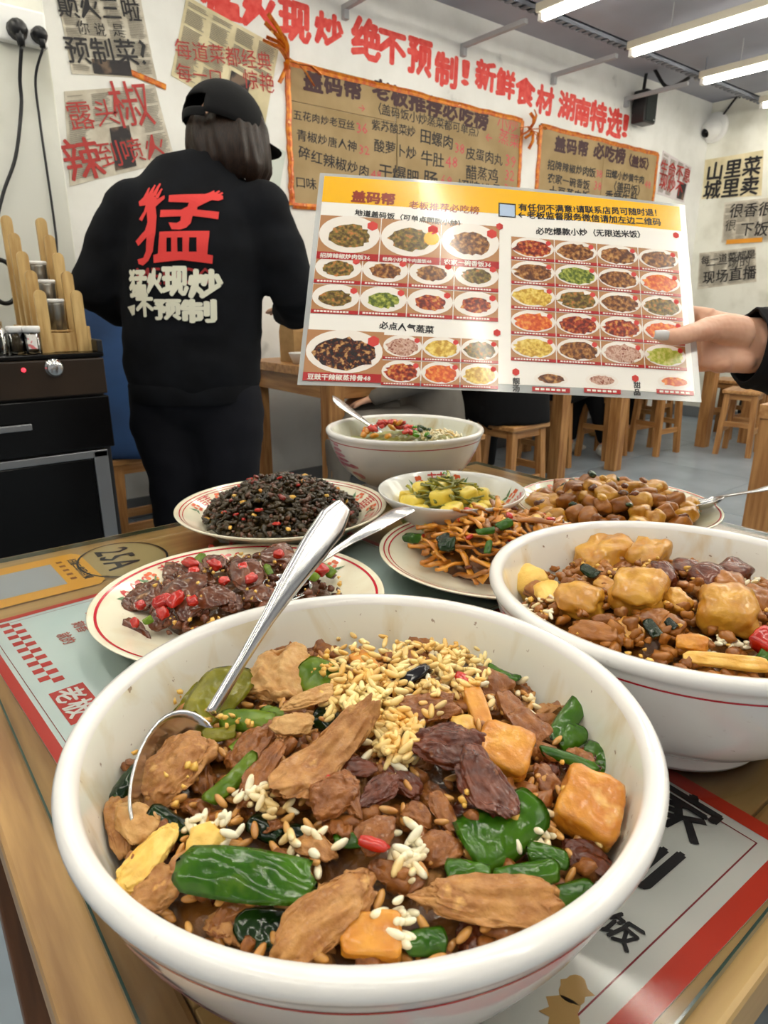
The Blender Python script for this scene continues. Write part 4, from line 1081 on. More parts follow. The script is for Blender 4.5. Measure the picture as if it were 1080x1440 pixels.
for k in range(5): P.rect(.024, .03 - k * .014, .030, .036 - k * .014)
P.build('small_print', mat('brown_ink', rgb(150, 90, 30), .6), flat, .0001, st)
tn = thing('table_number', 'oval black outline table number sticker near the far edge', 'sticker', (.2065, .732, ZP), R(-3))
P = Print(); P.line([(.047 * cos(a), .056 * sin(a)) for a in [i * pi / 24 for i in range(49)]], .0024); P.build('outline', m_ink, flat, 0, tn)
P = Print(); P.ell(0, 0, .044, .053, 40); P.build('paper', mat('tan_sticker', rgb(188, 168, 118), .5), flat, -.0002, tn)
P = Print(); P.text('25A', -.022, .040, .052, .02, rot=-pi / 2, sx=.80); P.build('lettering', m_ink, flat, .0001, tn)

# ------------------------------------------------------------------ crockery
def glaze(name, base, stain, amount, zlo=0.0, zhi=.09):
    if name in MATS: return MATS[name]
    m = bpy.data.materials.new(name); m.use_nodes = True; nt = m.node_tree; N = nt.nodes; L = nt.links; b = N['Principled BSDF']
    b.inputs['Roughness'].default_value = .16; b.inputs['Coat Weight'].default_value = .4; b.inputs['Coat Roughness'].default_value = .06
    tc = N.new('ShaderNodeTexCoord')
    n1 = N.new('ShaderNodeTexNoise'); n1.inputs['Scale'].default_value = 26; n1.inputs['Detail'].default_value = 5; n1.inputs['Distortion'].default_value = .6
    mp = N.new('ShaderNodeMapping'); mp.inputs['Scale'].default_value = (1, 1, .45); L.new(tc.outputs['Object'], mp.inputs[0]); L.new(mp.outputs[0], n1.inputs[0])
    n2 = N.new('ShaderNodeTexNoise'); n2.inputs['Scale'].default_value = 170; n2.inputs['Detail'].default_value = 3; L.new(tc.outputs['Object'], n2.inputs[0])
    r1 = N.new('ShaderNodeMapRange'); r1.inputs[1].default_value = .50; r1.inputs[2].default_value = .72; L.new(n1.outputs[0], r1.inputs[0])
    r2 = N.new('ShaderNodeMapRange'); r2.inputs[1].default_value = .70; r2.inputs[2].default_value = .73; L.new(n2.outputs[0], r2.inputs[0])
    mx = N.new('ShaderNodeMix'); mx.data_type = 'RGBA'; mx.inputs[6].default_value = base; mx.inputs[7].default_value = stain
    mu = N.new('ShaderNodeMath'); mu.operation = 'MULTIPLY'; mu.inputs[1].default_value = amount; L.new(r1.outputs[0], mu.inputs[0]); L.new(mu.outputs[0], mx.inputs[0])
    mx2 = N.new('ShaderNodeMix'); mx2.data_type = 'RGBA'; L.new(mx.outputs[2], mx2.inputs[6]); mx2.inputs[7].default_value = rgb(120, 76, 30)
    mu2 = N.new('ShaderNodeMath'); mu2.operation = 'MULTIPLY'; mu2.inputs[1].default_value = amount * .8; L.new(r2.outputs[0], mu2.inputs[0]); L.new(mu2.outputs[0], mx2.inputs[0])
    L.new(mx2.outputs[2], b.inputs['Base Color']); MATS[name] = m
    return m
m_out = glaze('bowl_glaze', rgb(240, 238, 234), rgb(214, 200, 180), .12)
m_in = glaze('bowl_glaze_used', rgb(240, 240, 228), rgb(206, 180, 100), .8)
m_inl = glaze('bowl_glaze_used_more', rgb(240, 238, 228), rgb(208, 170, 80), .95)
m_cream = glaze('plate_glaze', rgb(238, 232, 208), rgb(206, 170, 100), .25)
m_creamw = glaze('dish_glaze', rgb(240, 241, 238), rgb(220, 210, 170), .15)
m_rline = mat('red_line', rgb(190, 30, 48), .25, coat=.4)
m_pprint = mat('pink_glaze_print', rgb(176, 92, 112), .3, col2=rgb(206, 148, 158), scale=70, lo=.4, hi=.6, coat=.4)
m_rprint = mat('red_glaze_print', rgb(196, 40, 36), .3, coat=.4)
m_oprint = mat('orange_glaze_print', rgb(224, 96, 44), .3, coat=.4)
m_gprint = mat('green_glaze_print', rgb(76, 120, 70), .3, coat=.4)
BOUT = [(.0, .003), (.052, .003), (.054, 0), (.060, 0), (.0625, .004), (.0625, .0125), (.0665, .0155), (.081, .0235), (.0955, .037), (.1060, .051), (.1130, .065), (.1185, .079), (.1222, .0905), (.1228, .0925), (.1238, .0935), (.1250, .0955)]
BIN = [(.1250, .0985), (.1235, .1008), (.1208, .1015), (.1175, .1005), (.1158, .097), (.113, .086), (.109, .071), (.103, .057), (.093, .041), (.076, .027), (.05, .0185), (0, .016)]
def r_out(z):
    for (r0, z0), (r1, z1) in zip(BOUT[4:], BOUT[5:]):
        if z0 <= z <= z1: return r0 + (r1 - r0) * (z - z0) / max(1e-6, z1 - z0)
    return .12
def r_in(z):
    for (r0, z0), (r1, z1) in zip(BIN[4:], BIN[5:]):
        if z1 <= z <= z0: return r1 + (r0 - r1) * (z - z1) / max(1e-6, z0 - z1)
    return .11
def rice_bowl(label, x, y, rz, s=1.0, inner=None, prints=()):
    bm = bmesh.new(); P_ = BOUT + BIN
    lathe(bm, P_, 128, mats=[0] * (len(BOUT) - 1) + [0] * 5 + [1] * (len(BIN) - 5 + 1))
    o = obj('rice_bowl', bm, [m_out, inner or m_in], None, True, loc=(x, y, TBL + .0002), rot=(0, 0, rz)); o.scale = (s, s, s)
    tag(o, label, 'bowl')
    for z, w in ((.0868, .0013),):
        bm = bmesh.new(); lathe(bm, [(r_out(z) + .0002, z), (r_out(z + w) + .0002, z + w)], 128); obj('red_band', bm, m_rline, o, True)
    bm = bmesh.new(); lathe(bm, [(r_out(.0142) + .0003, .0142), (r_out(.0148) + .0003, .0148)], 96); obj('foot_line', bm, mat('brown_line', rgb(150, 110, 84), .4), o, True)
    for (a0, z0, sc, seed) in prints:
        P = Print()
        rr = random.Random(seed)
        for k in range(5):   # stacked roofs of a little pavilion
            yy = k * .006; ww = .020 - k * .0035
            P.poly([(-ww, yy + .002), (-ww * .6, yy), (ww * .6, yy), (ww, yy + .002), (ww * .5, yy + .0045), (-ww * .5, yy + .0045)])
        for k in range(7): P.ell(rr.uniform(-.03, .03), rr.uniform(-.012, .006), rr.uniform(.004, .009), rr.uniform(.002, .005), 14, .5, k)
        subdiv_print(P, .004)
        def mp(px, py, l): z = z0 + py * sc; r = r_out(max(.014, min(.085, z))) + .0004 + l; a = a0 + px * sc / .1; return Vector((r * cos(a), r * sin(a), z))
        P.build('pavilion_print', m_pprint, mp, 0, o)
    return o
FB = Vector((.1509, .2026)); RB = Vector((.4000, .1880)); XB = Vector((.640, .7505)); XS_ = .944
toward = lambda c: atan2(-c.y, -c.x)
rice_bowl('large white bowl nearest the viewer, with pork, green pepper and a spoon', FB.x, FB.y, 0, 1, m_in, [(toward(FB) - .62, .046, 1.3, 1), (toward(FB) + 1.6, .04, 1.5, 2)])
rice_bowl('large white bowl at right, heaped with potatoes in brown sauce', RB.x, RB.y, 1.0, 1, m_inl, [(toward(RB) - 1.0 + 1.9, .055, 1.3, 3)])
rice_bowl('large white bowl standing furthest away, below the held menu', XB.x, XB.y, 2.0, XS_, m_in, [(toward(XB) - 1.05 - 2.0, .05, 1.3, 4), (toward(XB) + 1.2 - 2.0, .05, .8, 5)])

def plate(label, x, y, rz, Rr, h, foot, m, rings, deco=(), name='plate'):
    k = Rr / .1266
    prof = [(0, .002), (foot - .006, .002), (foot - .004, 0), (foot, 0), (foot + .002, h * .22), (foot + (Rr - foot) * .4, h * .42), (Rr * .93, h * .84), (Rr * .992, h * .94), (Rr, h * .985), (Rr * .995, h), (Rr * .98, h * .995),
            (Rr * .93, h * .92), (Rr * .80, h * .66), (Rr * .68, h * .45), (Rr * .55, h * .36), (0, h * .32)]
    bm = bmesh.new(); lathe(bm, prof, 112)
    o = obj(name, bm, m, None, True, loc=(x, y, TBL + .0002), rot=(0, 0, rz)); tag(o, label, 'plate')
    def zi(r):
        q = prof[9:]
        for (r0, z0), (r1, z1) in zip(q, q[1:]):
            if r1 <= r <= r0: return z1 + (z0 - z1) * (r - r1) / (r0 - r1)
        return h
    for r0, w in rings:
        bm = bmesh.new(); lathe(bm, [(Rr * r0 - w, zi(Rr * r0 - w) + .0003), (Rr * r0, zi(Rr * r0) + .0003)], 112); obj('red_ring', bm, m_rline, o, True)
    for a0, kind in deco:
        def mp(px, py, l):
            r = Rr * .84 + py; a = a0 - px / (Rr * .84); return Vector((r * cos(a), r * sin(a), zi(min(r, Rr * .985)) + .0004 + l))
        if kind == 'xi':
            P = Print(); P.text('囍', -.0125, -.010, .025, .0); subdiv_print(P, .006); P.build('double_happiness_print', m_rprint, mp, 0, o)
            P = Print()
            for s in (-1, 1):
                for q in range(6): P.ell(s * (.024 + .004 * cos(q)), .002 + .005 * sin(q), .0026, .0022, 8, .3, q)
            P.build('flower_print', m_oprint, mp, 0, o)
            P = Print()
            for s in (-1, 1): P.poly([(s * .03, .0), (s * .038, .007), (s * .036, .0)]); P.poly([(s * .03, -.002), (s * .039, -.006), (s * .033, .001)])
            P.build('leaf_print', m_gprint, mp, 0, o)
        if kind == 'flourish':
            P = Print(); P.line([(-.02 + i * .002, .006 * sin(i * .8)) for i in range(20)], .0016)
            for q in range(4): P.ell(-.016 + q * .011, .004 * (-1) ** q, .0034, .002, 10, .4, q)
            P.build('flourish_print', m_rprint, mp, 0, o)
            P = Print(); P.poly([(.02, -.003), (.028, .003), (.024, -.004)]); P.poly([(-.022, .001), (-.03, .004), (-.027, -.002)]); P.build('leaf_print', m_gprint, mp, 0, o)
    return o, zi
KB = Vector((.3846, .6783)); LV = Vector((.2371, .4982)); SQ = Vector((.5010, .4320)); PK = Vector((.5423, .5488)); PT = Vector((.7420, .4520))
def dirc(c, deg):   # angle (world) of a picture direction: 0 = right of the viewer, 90 = away
    return R(deg) - HEAD
o, z_k = plate('deep cream plate of dark minced vegetables at the far left', KB.x, KB.y, 0, .1266, .040, .066, m_cream, [(.955, .0012), (.925, .0009)], [(dirc(KB, 160), 'xi'), (dirc(KB, 128), 'flourish'), (dirc(KB, -8), 'flourish'), (dirc(KB, 20), 'xi'), (dirc(KB, 250), 'xi')])
o, z_l = plate('cream plate with a thick red ring, holding sliced liver', LV.x, LV.y, 0, .1266, .028, .070, m_cream, [(.955, .0022)], [(dirc(LV, 165), 'flourish'), (dirc(LV, 140), 'xi'), (dirc(LV, 112), 'flourish'), (dirc(LV, 60), 'xi')])
o, z_s = plate('cream plate with double red ring, holding squid strips', SQ.x, SQ.y, 0, .1266, .028, .070, m_cream, [(.965, .0014), (.925, .0014)], [(dirc(SQ, 20), 'xi')])
o, z_p = plate('wide plate of braised potatoes at the right', PT.x, PT.y, 0, .1266, .028, .070, glaze('plate_glaze_green', rgb(214, 212, 186), rgb(190, 170, 110), .2), [(.975, .0016)], [(dirc(PT, 150), 'flourish'), (dirc(PT, 110), 'xi'), (dirc(PT, 20), 'flourish')])
o, z_d = plate('small white dish of pickled greens between the plates', PK.x, PK.y, 0, .0877, .060, .040, m_creamw, [], [(dirc(PK, 98), 'xi'), (dirc(PK, -12), 'xi')], name='dish')

# ------------------------------------------------------------------ food
m_meat = mat('pork_tan', rgb(194, 142, 84), .38, col2=rgb(162, 106, 56), scale=140, bump=.45, bscale=420, coat=0.21, lo=.35, hi=.62, col3=rgb(214, 164, 96), spec=.3)
m_meatl = mat('pork_light', rgb(212, 168, 108), .4, col2=rgb(186, 134, 74), scale=140, bump=.45, bscale=420, coat=0.17, spec=.3)
m_meatb = mat('pork_brown', rgb(158, 98, 44), .32, col2=rgb(122, 68, 28), scale=140, bump=.45, bscale=420, coat=0.38, col3=rgb(186, 126, 62), spec=.3)
m_meatd = mat('pork_dark', rgb(112, 52, 24), .26, col2=rgb(80, 34, 16), scale=150, bump=.4, bscale=400, coat=0.51, col3=rgb(146, 84, 44), spec=.3)
m_pepp = mat('pepper_green', rgb(92, 148, 28), .14, col2=rgb(58, 114, 20), scale=55, bump=.5, bscale=90, coat=0.61, col3=rgb(112, 156, 44))
m_peppl = mat('pepper_light', rgb(146, 178, 44), .22, col2=rgb(100, 140, 28), scale=60, bump=.4, bscale=140, coat=0.44, col3=rgb(150, 172, 66))
m_olive = mat('pepper_olive', rgb(178, 172, 44), .2, col2=rgb(142, 142, 28), scale=60, bump=.45, bscale=130, coat=0.44, col3=rgb(154, 154, 54))
m_pepd = mat('pepper_dark', rgb(38, 72, 22), .14, col2=rgb(14, 30, 14), scale=60, bump=.2, bscale=120, coat=0.61)
m_tofu = mat('bamboo_gold', rgb(226, 158, 50), .3, col2=rgb(196, 118, 28), scale=70, bump=.45, bscale=200, coat=0.34, col3=rgb(226, 176, 92))
m_garl = mat('garlic', rgb(240, 196, 96), .3, col2=rgb(218, 160, 58), scale=120, bump=.2, coat=0.34)
m_chil = mat('chili_red', rgb(206, 40, 18), .2, col2=rgb(168, 24, 14), scale=90, bump=.15, coat=0.51)
m_rice = mat('rice', rgb(244, 236, 206), .25, col2=rgb(236, 206, 140), scale=60, bump=0, coat=0.27, lo=.45, hi=.6)
m_ricey = mat('rice_sauced', rgb(250, 228, 160), .22, col2=rgb(238, 186, 92), scale=45, coat=0.27, lo=.4, hi=.62, col3=rgb(238, 210, 150))
m_bean = mat('black_bean', rgb(18, 16, 20), .15, coat=0.51, spec=.3)
m_base = mat('sauce_base', rgb(122, 76, 28), .3, col2=rgb(66, 36, 12), scale=60, bump=.8, bscale=180, coat=0.34, col3=rgb(176, 122, 52), spec=.3)
m_egg = mat('egg', rgb(250, 216, 120), .4, col2=rgb(236, 184, 78), scale=70, bump=.5, bscale=160)
m_pot = mat('potato', rgb(214, 158, 52), .28, col2=rgb(184, 120, 34), scale=60, bump=.4, bscale=150, coat=0.38, col3=rgb(234, 186, 84))
m_potd = mat('potato_brown', rgb(172, 108, 38), .28, col2=rgb(130, 74, 24), scale=60, bump=.4, bscale=150, coat=0.38, col3=rgb(180, 124, 56), spec=.3)
m_liver = mat('liver', rgb(118, 66, 38), .22, col2=rgb(78, 38, 22), scale=70, bump=.4, bscale=190, coat=0.51, col3=rgb(150, 106, 66), spec=.3)
m_squid = mat('squid_strip', rgb(222, 152, 44), .28, col2=rgb(184, 108, 28), scale=60, bump=.35, bscale=150, coat=0.34, col3=rgb(224, 172, 84))
m_dark = mat('minced_dark', rgb(66, 52, 24), .3, col2=rgb(38, 30, 14), scale=40, bump=.5, bscale=200, coat=0.38, col3=rgb(98, 80, 36), spec=.3)
m_pick = mat('pickle_green', rgb(150, 150, 66), .3, col2=rgb(112, 116, 44), scale=60, bump=.4, bscale=160, coat=0.34, col3=rgb(184, 180, 100))
m_yel = mat('yellow_cube', rgb(250, 226, 96), .3, col2=rgb(240, 208, 70), scale=50, bump=.1, coat=0.27)

def ico(sub):
    bm = bmesh.new(); bmesh.ops.create_icosphere(bm, subdivisions=sub, radius=1); return bm
def meat_mesh(L, Wd, T, seed, sub=4, sq=2.5, ragged=.19, bend=.25, fibre=.05, bumpy=.30):
    bm = ico(sub); rr = random.Random(seed); o = Vector((seed * 1.7, seed * .31, seed * 2.3)); bk = rr.uniform(-bend, bend); tw = rr.uniform(-.5, .5) * (1 if bend > .1 else .1)
    tp = rr.uniform(-.3, .3) * (1 if bend > .1 else .3); nz = noise.noise
    for v in bm.verts:
        p = v.co.copy(); k = (abs(p.x) ** sq + abs(p.y) ** sq + abs(p.z) ** sq) ** (-1 / sq); q = p * k
        f = 1 + ragged * 1.5 * nz(p * 1.3 + o) + ragged * .7 * nz(p * 3.1 + o) + (ragged * .35 * nz(p * 7 + o) if sub > 3 else 0)
        x = q.x * L / 2 * f; y = q.y * Wd / 2 * f * (1 + tp * q.x); z = q.z * T / 2 * (1 + .3 * (f - 1))
        z += T * (fibre * nz(Vector((p.x * 2.2, p.y * 9, p.z * 3)) + o) + bumpy * nz(p * 2.0 + o * 2) + (bumpy * .45 * nz(p * 5 + o) + bumpy * .25 * nz(p * 11 + o) if sub > 3 else 0))
        z += bk * L * ((x / (L / 2)) ** 2 - .3) * .5 + tw * x * y / L
        v.co = (x, y, z)
    return bm
def slab_mesh(L, Wd, T, seed, sub=4):
    return meat_mesh(L, Wd, T, seed, sub, sq=7, ragged=.06, bend=.04, fibre=.03, bumpy=.08)
def pepper_mesh(L, Wd, T, seed, curl=1.0):
    rr = random.Random(seed); nx, ny = 18, 12; bm = bmesh.new(); V = []
    o = Vector((seed * .77, 3, seed)); ang = curl * rr.uniform(1.2, 2.2); tp = rr.uniform(-.25, .25); bend = rr.uniform(-.3, .3)
    for i in range(nx + 1):
        row = []
        for j in range(ny + 1):
            u = i / nx * 2 - 1; w = j / ny * 2 - 1
            # squarish rounded outline
            m_ = max(abs(u), abs(w)); l_ = hypot(u, w) or 1; s_ = (m_ / l_) ** .55 if l_ > 0 else 1
            uu, ww = u * s_, w * s_
            e = 1 + .16 * noise.noise(Vector((uu * 1.6, ww * 1.6, 0)) + o) * m_
            x = uu * L / 2 * e; a = ww * ang / 2 * (1 + tp * uu); rad = Wd / ang
            y = sin(a) * rad * 1.08; z = cos(a) * rad - rad
            z += bend * (uu * uu - .3) * L * .3 + .06 * Wd * noise.noise(Vector((uu * 2.5, ww * 2, 1)) + o)
            row.append(bm.verts.new((x, y, z)))
        V.append(row)
    for i in range(nx):
        for j in range(ny): bm.faces.new((V[i][j], V[i + 1][j], V[i + 1][j + 1], V[i][j + 1]))
    bmesh.ops.solidify(bm, geom=bm.faces, thickness=-max(.0018, T))
    return bm
def chunk_mesh(L, Wd, T, seed, sub=3, sq=3.2, ragged=.2): return meat_mesh(L, Wd, T, seed, sub, sq=sq, ragged=ragged, bend=.03, fibre=.02, bumpy=.12)

class Mound:
    def __init__(s, c, z0, h, r): s.c = Vector((c[0], c[1])); s.z0 = z0; s.h = h; s.r = r
    def z(s, x, y):
        q = min(1.3, (Vector((x, y)) - s.c).length / s.r); return s.z0 + s.h * (1 - q * q)
    def n(s, x, y):
        e = .003; return Vector((s.z(x - e, y) - s.z(x + e, y), s.z(x, y - e) - s.z(x, y + e), 2 * e)).normalized()
    def hit(s, px, py):
        z = s.z0 + s.h * .6
        for _ in range(14):
            q = at_z(px, py, z); z = z * .4 + s.z(q.x, q.y) * .6
        return at_z(px, py, z)
NAMES_SEEN = {}
def where(m, p):
    d = Vector((p.x, p.y)) - m.c; r = d.length / m.r
    xc = d.x * CH - d.y * SH; yc = d.x * SH + d.y * CH
    if r < .22: return 'in the middle'
    a = math.degrees(atan2(yc, xc)) % 360
    names = ['right', 'far right', 'far', 'far left', 'left', 'near left', 'near', 'near right']
    return ('halfway to the ' if r < .62 else 'against the ') + names[int((a + 22.5) // 45) % 8] + ' side'
PENDING = []
def lay(m, name, desc, kindf, ma, x1, y1, x2, y2, w, T, lift=0.0, tilt=.55, roll=0.0, dish='front bowl', group=None, seed=None, **kw):
    seed = seed if seed is not None else len(PENDING) + 1
    cx, cy = (x1 + x2) / 2, (y1 + y2) / 2
    P0 = m.hit(cx, cy); tc = (CAM - P0).normalized(); n = (m.n(P0.x, P0.y) + tc * tilt).normalized()
    def onp(px, py):
        d = ray(px, py); tt = (P0 - CAM).dot(n) / d.dot(n); return CAM + d * tt
    A, B = onp(x1, y1), onp(x2, y2); X = (B - A)
    dd = Vector((-(y2 - y1), x2 - x1)); dd.normalize(); C1 = onp(cx + dd.x * w / 2, cy + dd.y * w / 2); C2 = onp(cx - dd.x * w / 2, cy - dd.y * w / 2)
    Lg = X.length; Wd = (C1 - C2).length; X.normalize(); Y = n.cross(X).normalized()
    M = Matrix(((X.x, Y.x, n.x, 0), (X.y, Y.y, n.y, 0), (X.z, Y.z, n.z, 0), (0, 0, 0, 1))) @ Matrix.Rotation(roll, 4, 'X')
    bm = kindf(Lg * 1.04, Wd, T * (Wd if T > .1 else 1) if T < 1 else T, seed, **kw)
    o = obj(name, bm, ma, None, True); o.matrix_world = Matrix.Translation(P0 + n * (lift + .001)) @ M
    o['category'] = desc[1]; PENDING.append((o, desc[0], m, dish, P0, group, cx, cy))
    return o
def meat(x1, y1, x2, y2, w, ma=None, lift=0, adj='tan', T=.22, **k):
    return lay(CURM, 'pork_slice', (adj + ' pork slice', 'meat'), meat_mesh, ma or m_meat, x1, y1, x2, y2, w * 1.06, T * 1.7, lift + .003, dish=CURD, group='pork slices in the ' + CURD, sub=5 if hypot(x2 - x1, y2 - y1) > 60 else 4, **k)
def pep(x1, y1, x2, y2, w, ma=None, lift=.001, adj='green', curl=1.0, **k):
    return lay(CURM, 'pepper_piece', (adj + ' pepper piece', 'pepper'), pepper_mesh, ma or m_pepp, x1, y1, x2, y2, w * 1.12, .0024, lift + .003, dish=CURD, group='pepper pieces in the ' + CURD, curl=curl, **k)
def slab(x1, y1, x2, y2, w, ma=None, lift=.002, adj='golden', nm=('bamboo_shoot_piece', 'bamboo shoot piece', 'vegetable'), T=.55, **k):
    return lay(CURM, nm[0], (adj + ' ' + nm[1], nm[2]), slab_mesh, ma or m_tofu, x1, y1, x2, y2, w, T, lift, dish=CURD, group=nm[1] + 's in the ' + CURD, **k)
def chunk(x1, y1, x2, y2, w, ma, nm, lift=.001, adj='', T=.7, grp=None, **k):
    return lay(CURM, nm[0], ((adj + ' ' + nm[1]).strip(), nm[2]), chunk_mesh, ma, x1, y1, x2, y2, w, T, lift, dish=CURD, group=(grp or nm[1] + 's in the ' + CURD), **k)

def grains(name, m, mats_px, count, ma, seed, L=.0074, W_=.0030, spread=.006, label='x', cat='rice', parent=None, zr=(.0, .005)):
    """one heap nobody could count: grains strewn over the mound around picture points"""
    rr = random.Random(seed); V = []; F = []
    base = ico(2 if L > .004 else 1); base.verts.index_update(); bv_ = [v.co.copy() for v in base.verts]; bf_ = [tuple(v.index for v in f.verts) for f in base.faces]; base.free()
    lump = name in ('minced_bits', 'minced_vegetables', 'minced_garlic', 'pepper_seeds')
    for k in range(count):
        if mats_px:
            cx, cy, rx, ry = mats_px[rr.randrange(len(mats_px))]
            a = rr.uniform(0, 6.283); q = sqrt(rr.random()); p = m.hit(cx + rx * q * cos(a), cy + ry * q * sin(a)); zz = rr.uniform(*zr)
        else:
            a = rr.uniform(0, 6.283); q = sqrt(rr.random()) * m.r; x, y = m.c.x + q * cos(a), m.c.y + q * sin(a); p = Vector((x, y, m.z(x, y))); zz = rr.uniform(*zr)
        Mr = Matrix.Rotation(rr.uniform(0, 6.28), 3, 'Z') @ Matrix.Rotation(rr.uniform(-.7, .7), 3, 'Y')
        s = rr.uniform(.8, 1.15) if not lump else rr.uniform(.5, 1.5); n0 = len(V); so = Vector((k * .37, k * .11, 0))
        for v in bv_:
            if lump: v = v * (1 + .75 * noise.noise(v * 1.1 + so))
            c_ = Vector((v.x * L / 2 * s, v.y * W_ / 2 * s, v.z * W_ / 2 * s + v.x * v.x * .0004)); V.append(p + Mr @ c_ + Vector((0, 0, zz)))
        F += [tuple(i + n0 for i in f) for f in bf_]
    o = from_data(name, V, F, ma, parent, True); tag(o, label, cat, None, 'stuff'); return o
def base_mound(label, m, ma, rim, name='sauced_rice', amp=.004, kind='stuff', cat='food'):
    bm = bmesh.new(); prof = []; N_ = 22
    lathe(bm, [(rim * (1 - k / N_), 0) for k in range(N_ + 1)], 72)
    for v in bm.verts:
        x, y = m.c.x + v.co.x, m.c.y + v.co.y; r = hypot(v.co.x, v.co.y) / rim
        z = m.z(x, y) - .004 + amp * noise.noise(Vector((x * 90, y * 90, 0))) + amp * .6 * noise.noise(Vector((x * 230, y * 230, 4)))
        if r > .93: z -= .012 * (r - .93) / .07
        v.co = (x, y, z)
    o = obj(name, bm, ma, None, True); tag(o, label, cat, None, kind); return o

# ---- front bowl
CURM = MF = Mound(FB, TBL + .069, .016, .104); CURD = 'front bowl'
base_mound('brown sauced rice under the pork in the front bowl', MF, m_base, .1045)
T_ = m_meatl
meat(350, 973, 434, 968, 64, T_, .006, 'light tan'); meat(398, 1142, 517, 1030, 56, m_meat, .008, 'long tan'); meat(214, 1136, 297, 1053, 56, m_meat, .006)
meat(164, 1136, 182, 1206, 30, m_meat, .003); meat(176, 1150, 224, 1186, 50, T_, .004, 'light'); meat(200, 1284, 256, 1240, 44, m_meat, .003)
meat(394, 1350, 520, 1252, 66, m_meat, .004, 'large tan'); meat(334, 1092, 380, 1034, 38, m_meatb, .002, 'brown'); meat(345, 1138, 402, 1055, 28, m_meatb, .004, 'narrow brown')
meat(387, 1040, 440, 1038, 28, T_, .007, 'small light'); meat(405, 1019, 469, 996, 20, T_, .009, 'strip-like light'); meat(368, 938, 428, 926, 40, m_meatb, .003, 'brown')
meat(424, 922, 476, 918, 34, m_meatb, .004, 'brown'); meat(458, 882, 484, 930, 20, m_meatd, .006, 'pointed dark'); meat(178, 1262, 246, 1178, 38, m_egg, .002, 'pale egg-coated')
meat(248, 1244, 286, 1205, 34, m_meat, .001, 'small'); meat(300, 1312, 362, 1274, 44, m_meatb, -.001, 'glossy brown'); meat(438, 1150, 500, 1118, 46, m_meatb, .005, 'knobby brown')
meat(506, 876, 516, 915, 20, m_meatd, .008, 'upright dark'); meat(634, 922, 700, 908, 34, m_meatb, .006, 'orange-brown'); meat(656, 944, 716, 936, 28, m_meatd, .005, 'dark')
meat(727, 966, 820, 982, 46, m_meatb, .005, 'frayed brown'); meat(713, 938, 766, 956, 26, m_meatb, .003, 'brown'); meat(567, 1018, 638, 1008, 38, m_meatb, .006, 'curled brown')
meat(570, 1066, 678, 1080, 52, m_meatd, .008, 'dark glazed'); meat(646, 1085, 708, 1172, 52, m_meatd, .009, 'very dark glazed'); meat(594, 1272, 770, 1290, 62, m_meat, .006, 'longest tan')
meat(590, 1212, 646, 1194, 48, m_meatb, .001, 'brown'); meat(505, 1143, 556, 1107, 30, m_meatd, .003, 'reddish'); meat(608, 1128, 637, 1180, 24, m_meatb, .002, 'narrow brown')
meat(567, 1142, 606, 1166, 26, m_meatb, .001, 'brown'); meat(790, 1200, 860, 1232, 38, m_meatd, .0, 'dark'); meat(752, 1086, 774, 1124, 26, m_meatb, .002, 'brown')
meat(718, 1014, 756, 1052, 34, m_meatb, .003, 'brown'); meat(700, 988, 730, 1030, 26, m_meatb, .004, 'narrow'); meat(670, 956, 708, 990, 28, m_meatb, .004, 'brown')
meat(793, 1073, 832, 1082, 26, m_meatb, .001, 'small brown'); meat(478, 1258, 522, 1246, 34, m_meat, .003, 'tan'); meat(506, 1204, 552, 1174, 44, m_meatb, .006, 'knobby tan')
meat(478, 1100, 503, 1162, 28, m_meatb, .004, 'brown'); meat(586, 910, 604, 938, 26, m_meatb, .006, 'small brown'); meat(480, 1086, 526, 1096, 24, m_meatd, .003, 'dark')
meat(424, 1186, 470, 1216, 34, m_meat, .002, 'tan'); meat(520, 1222, 560, 1240, 30, m_meatb, .0, 'brown'); meat(445, 1060, 480, 1090, 26, m_meatb, -.001, 'brown')
meat(616, 1040, 660, 1062, 26, m_meatd, .002, 'dark'); meat(400, 1000, 440, 1024, 22, m_meatb, .0, 'brown'); meat(540, 1084, 590, 1124, 30, m_meatd, .0, 'dark')
meat(690, 1130, 760, 1146, 30, m_meatb, -.001, 'brown'); meat(356, 1240, 400, 1226, 26, m_meatb, -.003, 'brown'); meat(560, 1255, 596, 1240, 26, m_meatb, .0, 'brown')
meat(770, 1016, 800, 1000, 24, m_meatb, .001, 'brown'); meat(392, 905, 424, 915, 22, m_meatb, .003, 'small pale'); meat(560, 930, 600, 950, 26, m_meatb, .0, 'brown')
pep(278, 1046, 342, 960, 52, m_olive, .010, 'olive', .6, T_=0) if False else pep(278, 1046, 342, 960, 52, m_olive, .010, 'flat olive', .6)
pep(206, 1030, 282, 972, 46, m_olive, .005, 'olive', .9); pep(272, 978, 326, 942, 34, m_peppl, .006, 'green', 1.2); pep(336, 958, 368, 928, 30, m_peppl, .004, 'green', 1.2)
pep(434, 952, 470, 986, 50, m_peppl, .008, 'bright green', 1.1); pep(316, 1024, 390, 1030, 32, m_peppl, .006, 'long green', 1.3); pep(292, 1050, 338, 1044, 20, m_olive, .006, 'small olive', 1.2)
pep(246, 1078, 276, 1018, 28, m_olive, .004, 'narrow olive', 1.2); pep(296, 1142, 364, 1076, 26, m_peppl, .005, 'narrow green', 1.4); pep(166, 1136, 200, 1090, 26, m_pepd, .004, 'dark tipped', 1.4)
pep(216, 1150, 274, 1188, 34, m_pepd, .003, 'dark', 1.1); pep(260, 1238, 445, 1262, 68, m_pepp, .010, 'largest green', .9); pep(334, 1305, 408, 1312, 54, m_pepd, .0, 'dark wet', .9)
